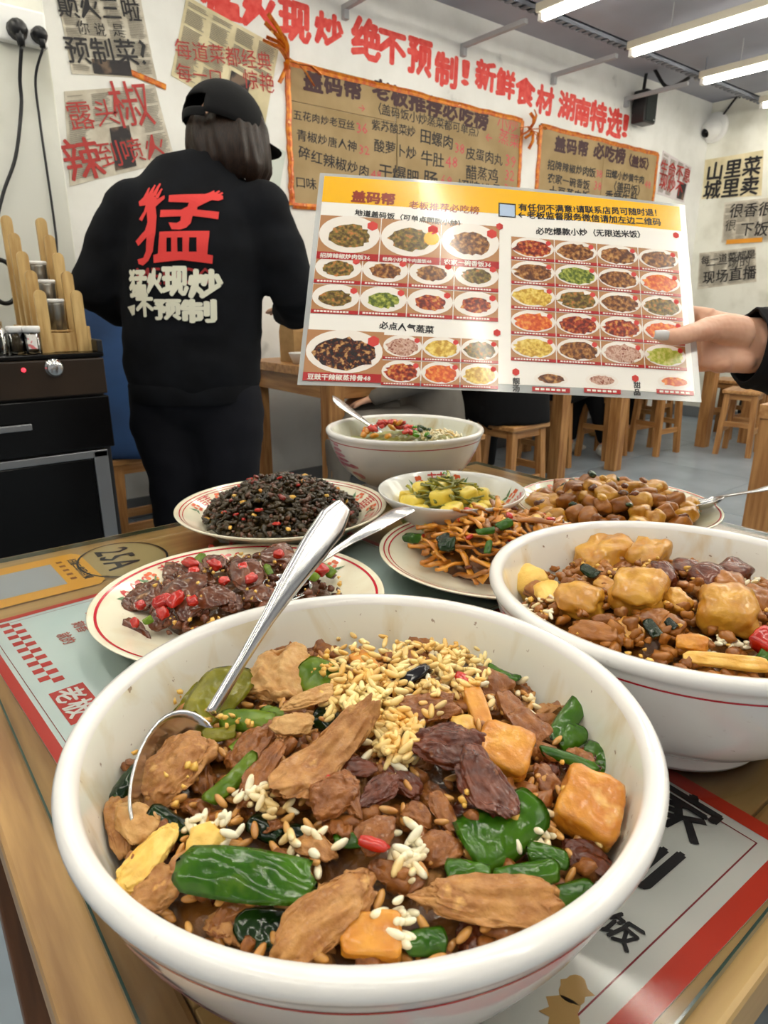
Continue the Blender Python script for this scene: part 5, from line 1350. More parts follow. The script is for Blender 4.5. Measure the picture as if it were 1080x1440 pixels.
pep(416, 892, 446, 906, 22, m_pepd, .005, 'small dark', 1.2); pep(446, 1012, 484, 1032, 34, m_pepd, .003, 'dark', 1); pep(508, 912, 566, 896, 32, m_peppl, .008, 'bright', 1.1)
pep(570, 902, 634, 894, 44, m_pepp, .008, 'folded bright', 1.3); pep(682, 957, 726, 976, 13, m_pepp, .007, 'thin', 1.3); pep(770, 1062, 820, 990, 30, m_pepp, .009, 'upright', 1.2)
pep(816, 1004, 860, 1034, 44, m_pepp, .008, 'curled', 1.9); pep(776, 1052, 815, 1036, 38, m_pepp, .004, 'green', 1.4); pep(816, 1062, 855, 1082, 40, m_pepp, .004, 'glossy', 1.4)
pep(754, 1068, 834, 1096, 18, m_pepp, .006, 'strip-like', 1.4); pep(648, 1206, 752, 1146, 88, m_pepp, .006, 'big glossy', .9); pep(624, 1236, 686, 1246, 42, m_pepp, .005, 'rounded', 1.5)
pep(690, 1250, 780, 1232, 40, m_pepp, .004, 'green', 1.4); pep(766, 1272, 830, 1254, 38, m_pepp, .002, 'green', 1.4); pep(736, 1206, 794, 1222, 30, m_pepp, .004, 'light-edged', 1.3)
pep(566, 1336, 626, 1328, 42, m_pepp, .003, 'green', 1.2); pep(400, 1170, 440, 1180, 30, m_pepd, -.001, 'dark', 1.1); pep(352, 1158, 396, 1180, 34, m_pepd, .0, 'dark', 1.1)
pep(800, 1280, 830, 1300, 30, m_pepd, -.004, 'dark', 1); pep(640, 955, 662, 985, 18, m_pepp, .0, 'small', 1.2)
pep(206, 1000, 236, 960, 30, m_olive, .004, 'folded olive', 1.2); pep(330, 1070, 356, 1046, 18, m_peppl, .004, 'narrow light', 1.3); pep(372, 1010, 408, 1024, 24, m_peppl, .003, 'small light', 1.3); pep(470, 1186, 520, 1190, 22, m_pepp, .001, 'small', 1.2)
slab(668, 1062, 738, 1090, 60, m_tofu, .010, 'square golden'); slab(780, 1134, 858, 1172, 80, m_tofu, .010, 'largest golden'); slab(776, 952, 812, 960, 26, m_tofu, .004, 'small golden')
slab(482, 1322, 562, 1324, 66, m_tofu, .004, 'smooth golden'); slab(660, 982, 677, 1036, 26, m_tofu, .006, 'narrow yellow'); slab(500, 930, 528, 958, 22, m_tofu, .004, 'tiny orange')
chunk(740, 961, 771, 968, 20, m_garl, ('garlic_piece', 'garlic piece', 'vegetable'), .009, 'pale'); chunk(636, 1044, 662, 1036, 28, m_garl, ('garlic_piece', 'garlic piece', 'vegetable'), .008, 'yellow')
chunk(864, 1128, 884, 1106, 18, m_garl, ('garlic_piece', 'garlic piece', 'vegetable'), .004, 'stray'); chunk(866, 1106, 876, 1100, 12, m_meatd, ('pork_crumb', 'pork crumb', 'meat'), .006, 'dark stray')
chunk(272, 1190, 314, 1196, 42, m_egg, ('egg_lump', 'egg lump', 'egg'), .006, 'pale'); chunk(640, 968, 656, 984, 14, m_chil, ('chili_piece', 'red chili piece', 'vegetable'), .009, 'small')
chunk(507, 1204, 544, 1214, 16, m_chil, ('chili_piece', 'red chili piece', 'vegetable'), .012, 'bright'); chunk(234, 1046, 254, 1042, 22, m_chil, ('chili_piece', 'red chili piece', 'vegetable'), .009, 'wet')
chunk(458, 1130, 466, 1112, 10, m_chil, ('chili_piece', 'red chili piece', 'vegetable'), .010, 'thin'); chunk(562, 982, 600, 960, 15, m_bean, ('black_bean', 'fermented black bean', 'bean'), .010, 'long')
chunk(450, 990, 462, 976, 10, m_bean, ('black_bean', 'fermented black bean', 'bean'), .006, 'small')
grains('rice', MF, [(520, 960, 62, 62), (560, 1000, 70, 60), (600, 930, 60, 34), (500, 1010, 44, 44), (650, 960, 40, 40), (560, 1060, 30, 40)], 820, m_ricey, 5, zr=(.002, .014), label='mound of sauced yellow rice in the middle of the front bowl')
grains('rice', MF, [(745, 1180, 34, 40), (840, 1165, 26, 46), (540, 1050, 60, 60), (375, 1140, 40, 30), (440, 1210, 40, 30), (575, 1215, 26, 40), (300, 1190, 40, 24), (560, 1320, 30, 30), (720, 990, 44, 50), (620, 950, 60, 30)], 210, m_rice, 6, zr=(.004, .009), label='white rice grains strewn between the pork of the front bowl')
grains('rice', MF, None, 520, mat('rice_brown', rgb(222, 168, 92), .25, col2=rgb(178, 116, 50), scale=50, coat=.4, col3=rgb(240, 206, 140)), 8, zr=(.0, .006), label='loose sauced rice grains all over the front bowl')
grains('pepper_seeds', MF, [(310, 1000, 34, 50), (250, 1000, 40, 30), (330, 1040, 50, 20), (240, 1120, 60, 60), (450, 960, 20, 20), (700, 1120, 120, 60)], 70, m_garl, 9, L=.0032, W_=.0026, zr=(.010, .014), label='pepper seeds and minced garlic on the front bowl food', cat='seeds')
strew_front = True
grains('minced_bits', MF, None, 150, m_meatb, 10, L=.009, W_=.006, zr=(-.001, .005), label='minced meat crumbs between the slices of the front bowl', cat='food')
# a bit of chili stuck on the inner wall of the bowl
def on_wall(c, px, py, s, ma, label, seed, sc=1.0):
    best = None
    z = TBL + .08
    for _ in range(24):
        q = at_z(px, py, z); d = Vector((q.x, q.y)) - c; r = d.length
        # move along the ray until it meets the inner wall
        zz = (z - TBL) / sc; e = r - r_in(min(.099, max(.02, zz))) * sc
        z += -.18 * e * -1 if False else 0
        best = q; z -= e * .35 if d.dot(Vector((SH, CH))) > 0 else -e * .1
        z = min(TBL + .099 * sc, max(TBL + .03, z))
    q = at_z(px, py, z); bm = chunk_mesh(s, s * .8, s * .5, seed)
    o = obj('chili_piece', bm, ma, None, True, loc=q - ray(px, py).normalized() * .001, rot=(seed, .5, seed * 2)); tag(o, label, 'vegetable'); return o
on_wall(FB, 289, 928, .0085, m_chil, 'orange-red chili piece stuck to the inner wall above the olive pepper', 3)

# ---- right bowl: potatoes in brown sauce
CURM = MR_ = Mound(RB, TBL + .066, .024, .106); CURD = 'right bowl'
base_mound('brown sauced rice under the potatoes in the right bowl', MR_, m_base, .1045)
PO = ('potato_piece', 'potato piece', 'potato')
def pot(x1, y1, x2, y2, w, ma=None, lift=.004, adj='golden', **k): return chunk(x1, y1, x2, y2, w, ma or m_pot, PO, lift, adj, T=.66, sub=4, sq=3.6, ragged=.15, **k)
pot(826, 790, 872, 806, 42, None, .007, 'golden'); pot(888, 792, 930, 804, 36, None, .006, 'square golden'); pot(862, 838, 934, 854, 52, None, .009, 'large golden'); pot(938, 840, 962, 866, 28)
pot(980, 868, 1054, 876, 58, None, .010, 'largest round yellow'); pot(786, 850, 846, 860, 40, None, .007, 'dark-topped golden'); pot(806, 892, 872, 906, 28, m_potd, .005, 'brown flat')
pot(950, 914, 992, 918, 22, m_tofu, .008, 'orange'); pot(728, 800, 786, 812, 28, m_potd, .006, 'ridged brown'); pot(990, 800, 1030, 816, 30, m_potd, .004, 'brown')
pot(900, 870, 940, 880, 26, m_potd, .002, 'brown'); pot(1040, 850, 1078, 860, 30, m_potd, .006, 'brown'); pot(866, 880, 900, 900, 28, m_pot, .001, 'small yellow'); pot(1000, 830, 1040, 840, 30, m_potd, .006, 'saucy brown')
pot(744, 830, 780, 846, 22, m_potd, .002, 'brown'); pot(880, 818, 910, 830, 24, m_potd, .003, 'saucy'); pot(1090, 830, 1130, 850, 40, m_pot, .004, 'golden'); pot(1110, 880, 1150, 900, 40, m_pot, .003, 'golden')
pot(840, 822, 868, 836, 20, m_pot, .002, 'small golden'); pot(930, 880, 960, 896, 28, m_potd, .003, 'brown'); pot(1090, 930, 1130, 945, 30, m_potd, .003, 'brown')
chunk(726, 840, 764, 818, 38, m_egg, ('egg_lump', 'egg lump', 'egg'), .006, 'pale large'); chunk(758, 852, 790, 836, 28, m_egg, ('egg_lump', 'egg lump', 'egg'), .005, 'pale')
slab(960, 936, 1070, 948, 18, m_garl, .009, 'long tan', ('tofu_strip', 'tofu strip', 'tofu')); chunk(928, 790, 933, 760, 9, m_potd, ('eggplant_piece', 'eggplant piece', 'vegetable'), .006, 'upright sliver-like')
for (a, b, c, d, w, ad) in [(956, 786, 992, 812, 30, 'dark'), (1010, 810, 1042, 828, 28, 'dark glossy'), (1052, 812, 1082, 826, 28, 'purple'), (924, 802, 942, 832, 22, 'dark'), (970, 812, 1012, 838, 32, 'brown'), (944, 806, 980, 818, 20, 'dark'), (904, 844, 926, 862, 16, 'dark'), (720, 812, 740, 822, 18, 'purple')]:
    chunk(a, b, c, d, w, m_meatd, ('eggplant_piece', 'eggplant piece', 'vegetable'), .006, ad)
chunk(1052, 904, 1082, 926, 30, m_chil, ('chili_piece', 'red chili piece', 'vegetable'), .010, 'large'); chunk(904, 782, 926, 778, 10, m_chil, ('chili_piece', 'red chili piece', 'vegetable'), .009, 'small far')
chunk(776, 846, 786, 838, 10, m_chil, ('chili_piece', 'red chili piece', 'vegetable'), .005, 'tiny'); pep(822, 814, 846, 826, 15, m_pepd, .009, 'dark', 1.2); pep(908, 884, 926, 908, 16, m_pepd, .006, 'dark', 1.2)
pep(1064, 926, 1082, 940, 24, m_pepp, .006, 'green', 1.2); pep(936, 884, 950, 896, 12, m_pepd, .006, 'tiny dark', 1.2)
rr = random.Random(21)
for k in range(38):
    a = rr.uniform(0, 6.283); q = sqrt(rr.random()) * .098; x, y = RB.x + q * cos(a), RB.y + q * sin(a)
    o = obj('minced_pork_lump', chunk_mesh(rr.uniform(.008, .016), rr.uniform(.006, .011), rr.uniform(.005, .009), 300 + k), [m_meatb, m_potd, m_meatb, m_meat][k % 4], None, True, loc=(x, y, MR_.z(x, y) + .002), rot=(rr.uniform(-.5, .5), rr.uniform(-.5, .5), a * 3))
    PENDING.append((o, 'minced pork lump', MR_, 'right bowl', Vector((x, y, 0)), 'pork lumps in the right bowl', 0, 0)); o['category'] = 'meat'
grains('rice', MR_, [(1060, 840, 30, 30), (1030, 850, 40, 20), (760, 870, 30, 24), (1010, 920, 40, 12), (1120, 860, 60, 60)], 120, m_rice, 16, zr=(.003, .010), label='white rice grains showing at the edges of the right bowl')
grains('minced_bits', MR_, None, 420, m_potd, 17, L=.008, W_=.006, zr=(.0, .008), label='brown mince crumbs covering the right bowl', cat='food')
grains('minced_garlic', MR_, None, 120, m_garl, 18, L=.0035, W_=.003, zr=(.003, .010), label='minced garlic bits scattered over the right bowl', cat='garlic')
on_wall(RB, 958, 767, .005, m_bean, 'black speck stuck on the far inner wall of the right bowl', 5); on_wall(RB, 998, 784, .005, m_meatd, 'dark crumb stuck on the far inner wall of the right bowl', 6)

# ---- far bowl: chopped chili on greens
CURM = MX = Mound(XB, TBL + .0745, .006, .100); CURD = 'far bowl'
base_mound('rice and chopped greens in the far bowl', MX, m_pick, .101, name='chopped_greens', cat='vegetable')
rr = random.Random(31)
for k in range(44):
    a = rr.uniform(0, 6.283); q = sqrt(rr.random()); xc = -.022 + .042 * q * cos(a); yc = .012 + .045 * q * sin(a)
    p = Vector((XB.x + xc * CH + yc * SH, XB.y - xc * SH + yc * CH, 0)); p.z = MX.z(p.x, p.y) + .004 + .016 * (1 - q * q)
    o = obj('chili_piece', chunk_mesh(rr.uniform(.010, .016), rr.uniform(.007, .010), .006, 400 + k, 2), m_chil if k % 4 else m_tofu, None, True, loc=p, rot=(rr.uniform(-.6, .6), rr.uniform(-.6, .6), k))
    tag(o, 'chopped red chili piece heaped at the spoon side of the far bowl', 'vegetable', 'chopped chili in the far bowl')
for k in range(20):
    a = rr.uniform(0, 6.283); q = sqrt(rr.random()); xc = .022 + .025 * q * cos(a); yc = .012 + .045 * q * sin(a)
    p = Vector((XB.x + xc * CH + yc * SH, XB.y - xc * SH + yc * CH, 0)); p.z = MX.z(p.x, p.y) + .003 + .008 * (1 - q * q)
    o = obj('green_bean_piece', chunk_mesh(.011, .007, .006, 440 + k, 2), m_pepd if k % 2 else m_pepp, None, True, loc=p, rot=(0, .3, k))
    tag(o, 'chopped green bean piece beside the chili in the far bowl', 'vegetable', 'chopped beans in the far bowl')
o = grains('rice', Mound(XB + Vector((.055 * CH, -.055 * SH)), TBL + .077, .008, .032), None, 130, m_rice, 33, zr=(.0, .005), label='white rice at the right side of the far bowl')

# ---- generic strewing of pieces, each its own thing
def strew(m, fn, variants, mats_, count, smin, smax, seed, name, desc, cat, dish, ext=None, lift=(.001, .012), tilt=.5, rmax=1.0):
    rr = random.Random(seed); meshes = []
    for v in range(variants):
        bm = fn(v + seed * 10); me = bpy.data.meshes.new(name); bm.normal_update(); bm.to_mesh(me); bm.free(); me.polygons.foreach_set('use_smooth', [True] * len(me.polygons)); meshes.append(me)
    byM = {}
    pts = []
    for k in range(count):
        best = None
        for _ in range(8):
            a = rr.uniform(0, 6.283); q = sqrt(rr.random()) * rmax; x = m.c.x + q * (ext[0] if ext else m.r) * cos(a); y = m.c.y + q * (ext[1] if ext else m.r) * sin(a)
            dmin = min([hypot(x - u, y - v) for u, v in pts], default=1)
            if best is None or dmin > best[0]: best = (dmin, x, y)
        _, x, y = best; pts.append((x, y))
        ma = mats_[rr.randrange(len(mats_))]; mi = rr.randrange(variants)
        if (mi, ma.name) not in byM:
            me = meshes[mi].copy(); me.materials.clear(); me.materials.append(ma); byM[(mi, ma.name)] = me
        o = bpy.data.objects.new(name, byM[(mi, ma.name)]); s = rr.uniform(smin, smax); o.scale = (s, s, s)
        o.location = (x, y, m.z(x, y) + rr.uniform(*lift)); o.rotation_euler = (rr.uniform(-tilt, tilt), rr.uniform(-tilt, tilt), rr.uniform(0, 6.28)); COL.objects.link(o)
        sz_w = 'small ' if s < smin + (smax - smin) * .33 else ('large ' if s > smin + (smax - smin) * .67 else '')
        cw_w = {'potato': 'golden ', 'potato_brown': 'brown ', 'squid_strip': 'golden ', 'bamboo_gold': 'orange ', 'pork_brown': 'brown ', 'pork_dark': 'dark ', 'pork_tan': 'tan ', 'chili_red': 'bright ', 'liver': 'dark ', 'pickle_green': 'yellowish ', 'pepper_olive': 'olive '}.get(ma.name, '')
        o['category'] = cat; PENDING.append((o, (sz_w if not desc.startswith('small') else '') + cw_w + desc, m, dish, Vector((x, y, 0)), desc + ' on the ' + dish, 0, 0))

strew(MF, lambda sd: meat_mesh(.022, .013, .008, sd, 4, ragged=.3), 8, [m_meatb, m_meat, m_meatb, m_meatd], 90, .6, 1.1, 61, 'pork_piece', 'small pork piece', 'meat', 'front bowl', ext=(.098, .098), lift=(-.005, .0), tilt=.6)
# liver plate
CURM = ML = Mound(LV + Vector((.012, .012)), TBL + .014, .020, .088); CURD = 'liver plate'
base_mound('brown sauce under the liver slices', ML, m_base, .080, name='sauce', amp=.002)
LN = ('liver_slice', 'liver slice', 'meat')
def liv(x1, y1, x2, y2, w, adj='brown', lift=.006, ma=None): return lay(CURM, 'liver_slice', (adj + ' liver slice', 'meat'), meat_mesh, ma or m_liver, x1, y1, x2, y2, w, .16, lift, dish=CURD, group='liver slices on the plate', sub=4, ragged=.2)
liv(186, 855, 236, 842, 36, 'dark ragged', .010); liv(178, 885, 212, 915, 34, 'dark folded', .004); liv(326, 826, 372, 816, 44, 'pale round', .012); liv(236, 842, 290, 836, 34, 'brown', .010); liv(280, 852, 330, 846, 30, 'glossy', .010)
liv(330, 780, 360, 800, 26, 'upright', .014); liv(372, 790, 410, 800, 34, 'brown', .010); liv(230, 822, 262, 812, 24, 'brown', .009); liv(292, 812, 318, 800, 22, 'dark', .012); liv(214, 880, 250, 872, 28, 'brown', .006)
liv(250, 868, 290, 856, 26, 'brown', .006); liv(404, 812, 432, 826, 26, 'brown', .006); liv(344, 846, 380, 838, 24, 'brown', .006); liv(262, 800, 300, 822, 20, 'small', .006); liv(310, 858, 340, 850, 20, 'small', .004)
for (a, b, c, d, w) in [(202, 870, 214, 862, 10), (224, 866, 250, 856, 16), (246, 868, 262, 848, 14), (266, 806, 282, 814, 12), (336, 818, 350, 814, 12), (356, 776, 374, 780, 10), (300, 806, 312, 816, 12), (438, 812, 452, 824, 14), (196, 892, 206, 886, 12), (270, 824, 286, 820, 10), (322, 788, 330, 778, 8), (230, 880, 244, 872, 14), (312, 836, 324, 830, 10), (346, 834, 362, 826, 12), (270, 862, 284, 858, 12), (384, 796, 396, 800, 10), (296, 782, 306, 792, 8)]:
    chunk(a, b, c, d, w, m_chil, ('chili_piece', 'red chili piece', 'vegetable'), .015, 'bright')
for (a, b, c, d, w) in [(280, 812, 290, 798, 12), (374, 812, 380, 826, 12), (426, 820, 444, 830, 16), (448, 812, 466, 824, 16), (212, 890, 224, 882, 12)]: pep(a, b, c, d, w, m_peppl, .014, 'scallion-like', 1.6)
grains('minced_garlic', ML, None, 90, m_garl, 41, L=.004, W_=.003, zr=(.006, .014), label='minced garlic bits over the liver slices', cat='garlic')
grains('minced_bits', ML, None, 200, m_liver, 42, L=.008, W_=.006, zr=(.0, .008), label='small liver crumbs filling the liver plate', cat='food')

# squid plate
MS = Mound(SQ + Vector((.02, .012)), TBL + .014, .034, .092)
base_mound('brown sauce under the squid strips', MS, m_base, .082, name='sauce', amp=.002)
def strip(seed):
    rr = random.Random(seed); bm = bmesh.new(); a = rr.uniform(-2.6, 2.6); n = 9; L = rr.uniform(.032, .05); p = Vector((0, 0, 0)); pts = [p.copy()]; h = 0
    for i in range(n): h += a / n; p += Vector((cos(h), sin(h), .25 * sin(i + seed))) * L / n; pts.append(p.copy())
    c = sum(pts, Vector()) / len(pts); pts = [q - c for q in pts]
    tube(bm, pts, [(.0016, .0028 + .0008 * sin(i * 1.7 + seed)) for i in range(n + 1)], 8); return bm
strew(MS, strip, 8, [m_squid, m_squid, m_tofu, m_potd], 150, .95, 1.3, 3, 'squid_strip', 'squid strip', 'seafood', 'squid plate', lift=(.002, .012), tilt=.5)
strew(MS, lambda s: chunk_mesh(.011, .007, .005, s), 4, [m_chil, m_chil, m_meatd], 22, .7, 1.1, 4, 'chili_piece', 'red chili piece', 'vegetable', 'squid plate', lift=(.008, .014))
strew(MS, lambda s: chunk_mesh(.013, .008, .004, s), 3, [m_garl], 12, .7, 1.1, 5, 'garlic_slice', 'garlic slice', 'vegetable', 'squid plate', lift=(.012, .016))
CURM = MS; CURD = 'squid plate'
for (a, b, c, d, w, ma) in [(580, 770, 604, 772, 15, m_pepp), (624, 780, 648, 776, 20, m_pepd), (672, 764, 698, 760, 12, m_pepp), (698, 758, 718, 748, 16, m_pepp), (686, 792, 690, 774, 12, m_pepp), (622, 775, 640, 768, 12, m_pepd)]: pep(a, b, c, d, w, ma, .018, 'scallion-like', 1.6)
grains('minced_bits', MS, None, 160, m_squid, 44, L=.007, W_=.005, zr=(.0, .008), label='small brown crumbs among the squid strips', cat='food')

# potato plate
MP = Mound(PT + Vector((-.004, .0)), TBL + .014, .024, .098)
base_mound('brown sauce under the braised potatoes', MP, m_base, .088, name='sauce', amp=.002)
strew(MP, lambda s: chunk_mesh(.026, .021, .018, s, 3, 5.0 if s % 2 else 3.4, .13), 8, [m_pot, m_pot, m_potd, m_pot, m_potd], 60, .85, 1.3, 6, 'potato_piece', 'braised potato piece', 'potato', 'potato plate', lift=(.002, .010), rmax=.98)
strew(MP, lambda s: chunk_mesh(.012, .009, .007, s, 3), 4, [m_meatb, m_liver, m_garl, m_pepd], 36, .7, 1.2, 7, 'minced_pork_lump', 'minced pork lump', 'meat', 'potato plate', lift=(.010, .022))

# black minced dish
MK = Mound(KB + Vector((.002, .004)), TBL + .024, .042, .094)
base_mound('dark minced vegetables heaped on the deep cream plate', MK, m_dark, .088, name='minced_vegetables', amp=.007, cat='vegetable')
grains('minced_vegetables', MK, None, 1500, m_dark, 51, L=.009, W_=.0042, zr=(-.001, .007), label='crumbly dark minced vegetables on top of the heap', cat='vegetable')
grains('minced_vegetables', MK, None, 420, mat('minced_brown', rgb(104, 66, 44), .35, col2=rgb(78, 48, 30), scale=60, coat=.4), 52, L=.006, W_=.0045, zr=(.0, .008), label='reddish brown mince within the dark heap', cat='vegetable')
strew(MK, lambda s: chunk_mesh(.009, .006, .004, s), 4, [m_chil, mat('dull_chili', rgb(130, 40, 26), .3, coat=.4)], 26, .6, 1.2, 8, 'chili_piece', 'red chili piece', 'vegetable', 'dark minced plate', lift=(.004, .009))
strew(MK, lambda s: chunk_mesh(.008, .006, .005, s), 4, [m_garl, m_tofu], 30, .6, 1.2, 9, 'garlic_piece', 'garlic piece', 'vegetable', 'dark minced plate', lift=(.003, .008))

# pickle dish
MD = Mound(PK + Vector((.0, .004)), TBL + .033, .022, .062)
base_mound('pickled greens in the small white dish', MD, m_pick, .058, name='pickled_greens', amp=.004, cat='vegetable')
strew(MD, lambda s: slab_mesh(.020, .017, .014, s, 3), 4, [m_yel], 22, .95, 1.35, 11, 'yellow_cube', 'yellow potato cube', 'vegetable', 'pickle dish', ext=(.062, .058), lift=(-.001, .004), tilt=.3)
def strand(seed):
    rr = random.Random(seed); bm = bmesh.new(); p = Vector(); pts = [p.copy()]; h = rr.uniform(0, 6)
    for i in range(8): h += rr.uniform(-.7, .7); p += Vector((cos(h), sin(h), rr.uniform(-.3, .3))) * .0042; pts.append(p.copy())
    c = sum(pts, Vector()) / 9; tube(bm, [q - c for q in pts], [(.0012, .0022)] * 9, 6); return bm
MD2 = Mound(PK + Vector((.004, .008)), TBL + .044, .022, .044)
strew(MD2, strand, 8, [m_pick, m_olive, m_pick], 70, .8, 1.2, 12, 'pickled_strand', 'pickled green strand', 'vegetable', 'pickle dish', lift=(-.002, .004))
strew(Mound(PK + Vector((.006, .022)), TBL + .056, .014, .020), lambda s: pepper_mesh(.010, .010, .0016, s, 1.6), 3, [m_pepp, mat('scallion_green', rgb(48, 128, 34), .3, coat=.4)], 12, .7, 1.1, 13, 'scallion_ring', 'scallion ring', 'vegetable', 'pickle dish', lift=(.0, .005))

# ------------------------------------------------------------------ spoons
def spoon(label, handle, head_c, head_dir, head_n, hl=.062, hw=.043, widths=None, cat='spoon', flip=1):
    """handle: points from the neck to the far end; head: oval concave bowl"""
    t = thing('spoon', label, cat, handle[-1]); T0 = Vector(t.location)
    pts = smooth_path(handle, 8); n = len(pts)
    widths = lerp_list(widths or [(.0016, .0038), (.0015, .0036), (.0013, .0056), (.0013, .0098), (.0013, .0112), (.0012, .0102), (.0011, .0045)], n)
    bm = bmesh.new()
    upv = Vector(head_n).normalized(); rings = []; seg = 14
    for i, p in enumerate(pts):
        tt = (pts[min(i + 1, n - 1)] - pts[max(i - 1, 0)]).normalized(); a = (upv - tt * upv.dot(tt)).normalized(); b = tt.cross(a); ra, rb = widths[i]
        rings.append([bm.verts.new(p - T0 + a * (ra * (abs(sin(q)) ** .7) * (1 if sin(q) > 0 else -1)) + b * rb * cos(q)) for q in [2 * pi * k / seg for k in range(seg)]])
    for i in range(n - 1):
        for k in range(seg): k2 = (k + 1) % seg; bm.faces.new((rings[i][k], rings[i][k2], rings[i + 1][k2], rings[i + 1][k]))
    bm.faces.new(list(reversed(rings[0]))); bm.faces.new(rings[-1])
    bmesh.ops.recalc_face_normals(bm, faces=bm.faces)
    obj('handle', bm, m_steel, t, True)
    X = Vector(head_dir).normalized(); Z = Vector(head_n); Z = (Z - X * Z.dot(X)).normalized(); Y = Z.cross(X)
    bm = bmesh.new(); nr, na = 10, 36; V = []
    for i in range(nr + 1):
        q = i / nr; row = []
        for k in range(na):
            a = 2 * pi * k / na; x = q * cos(a) * hl / 2 * (1 + .10 * cos(a)); y = q * sin(a) * hw / 2 * (1 - .10 * cos(a)); z = -.010 * (1 - q * q) ** .8 if q < 1 else 0
            row.append(bm.verts.new(Vector(head_c) - T0 + X * x + Y * y + Z * z))
        V.append(row)
    for i in range(nr):
        for k in range(na): k2 = (k + 1) % na; bm.faces.new((V[i][k], V[i + 1][k], V[i + 1][k2], V[i][k2]))
    bmesh.ops.remove_doubles(bm, verts=bm.verts, dist=.00005)
    bmesh.ops.recalc_face_normals(bm, faces=bm.faces); bmesh.ops.solidify(bm, geom=bm.faces, thickness=.0011)
    obj('spoon_bowl', bm, m_steel, t, True)
    return t
hc_ = at_z(252, 1078, TBL + .083)
nk = at_z(296, 1004, TBL + .090); rm = at_z(398, 846, TBL + .1035); dv = (rm - nk).normalized()
best = None
for i in range(40):
    rz_ = TBL + .1035 + i * .0008; r_ = at_z(398, 846, rz_); d_ = (r_ - nk).normalized()
    for k in range(60):
        e_ = nk + d_ * (.10 + k * .0018); q = e_ - CAM; xc = q.x * CH - q.y * SH; yc = q.x * SH + q.y * CH; fw = yc * CP - q.z * SP; dn = -yc * SP - q.z * CP
        er = hypot(540 + FPX * xc / fw - 478, 720 + FPX * dn / fw - 706)
        if best is None or er < best[0]: best = (er, e_)
end = best[1]
spoon('stainless spoon standing in the front bowl, its broad handle end up', [nk.lerp(end, t_) + Vector((0, 0, .004 * sin(pi * t_))) for t_ in (0, .18, .36, .54, .72, .88, 1)], hc_, (hc_ - nk), Vector((.62, -.45, .64)), hl=.058, hw=.040,
      widths=[(.0018, .0030), (.0018, .0030), (.0016, .0042), (.0015, .0068), (.0014, .0092), (.0013, .0100), (.0011, .0050)])
# second spoon lying on the liver plate rim
e2 = at_z(572, 716, TBL + .058)
spoon('stainless spoon resting on the liver plate rim, pointing at the pickle dish', [at_z(420, 812, TBL + .036), at_z(452, 788, TBL + .040), at_z(490, 762, TBL + .046), at_z(525, 742, TBL + .052), at_z(556, 724, TBL + .057), e2, at_z(578, 712, TBL + .058)], at_z(400, 826, TBL + .034), at_z(380, 838, TBL + .034) - at_z(420, 812, TBL + .034), Vector((.1, -.1, 1)))
# spoon in the far bowl
a = at_z(523, 600, TBL + .082)
hx_ = at_f(468, 560, 1.03)
spoon('stainless spoon leaning on the rim of the far bowl', [a, a.lerp(hx_, .3), a.lerp(hx_, .6), a.lerp(hx_, .85), hx_], a + (a - hx_).normalized() * .022, (a - hx_), Vector((.3, -.5, .8)), widths=[(.0018, .0065), (.0018, .010), (.0016, .0155), (.0015, .0175), (.0012, .0095)])
# spoon on the potato plate
a = at_z(1006, 700, TBL + .036); b = at_z(1086, 686, TBL + .060)
spoon('stainless spoon on the potato plate pointing out to the right', [a, a.lerp(b, .25), a.lerp(b, .5), a.lerp(b, .8), b + Vector((.01, -.005, .004))], at_z(985, 706, TBL + .034), a - b, Vector((0, 0, 1)), widths=[(.0016, .0035), (.0015, .004), (.0013, .006), (.0013, .009), (.0011, .006)])

# ------------------------------------------------------------------ the held menu
MO = at_f(450, 243, .720); MU = at_f(963, 288, .784) - MO; MV = at_f(418, 541, .644) - MO; ME = at_f(989, 564, .708) - MO - MU - MV
MN = MU.cross(MV).normalized()
if MN.dot(CAM - MO) < 0: MN = -MN
def mpos(u, v, l=0.0):
    return MO + MU * u + MV * v + ME * (u * v) + MN * (l + .004 * sin(pi * u) - .003 * u * v)
def muv(px, py):
    u, v = .5, .5; d = ray(px, py)
    for _ in range(6):
        nn = MN; p = mpos(u, v); q = CAM + d * ((p - CAM).dot(nn) / d.dot(nn)); e = q - p
        a, b, c_ = MU.dot(MU), MU.dot(MV), MV.dot(MV); r1, r2 = e.dot(MU), e.dot(MV); det = a * c_ - b * b
        u += (r1 * c_ - r2 * b) / det; v += (a * r2 - b * r1) / det
    return u, v
MLU, MLV = MU.length, MV.length
mt = thing('menu_sheet', 'laminated menu with yellow header and dish photos, held over the table', 'menu', mpos(.5, 1)); MT0 = Vector(mt.location)
def grid_sheet(u0, u1, v0, v1, l0, l1, nu=24, nv=14):
    V = []; F = []
    for l in (l0, l1):
        for j in range(nv + 1):
            for i in range(nu + 1): V.append(mpos(u0 + (u1 - u0) * i / nu, v0 + (v1 - v0) * j / nv, l) - MT0)
    q = (nu + 1) * (nv + 1)
    for j in range(nv):
        for i in range(nu):
            a = j * (nu + 1) + i; b = a + nu + 1
            F.append((a, a + 1, b + 1, b)); F.append((a + q, b + q, b + 1 + q, a + 1 + q))
    for i in range(nu): F.append((i, i + q, i + 1 + q, i + 1)); a = nv * (nu + 1) + i; F.append((a, a + 1, a + 1 + q, a + q))
    for j in range(nv): a = j * (nu + 1); b = a + nu + 1; F.append((a, b, b + q, a + q)); a += nu; b += nu; F.append((a, a + q, b + q, b))
    return V, F
V, F = grid_sheet(0, 1, 0, 1, -.0004, .0); m_lam = mat('laminate_film', rgb(206, 210, 210), .12, coat=.5)
m_lam.node_tree.nodes['Principled BSDF'].inputs['Alpha'].default_value = .55
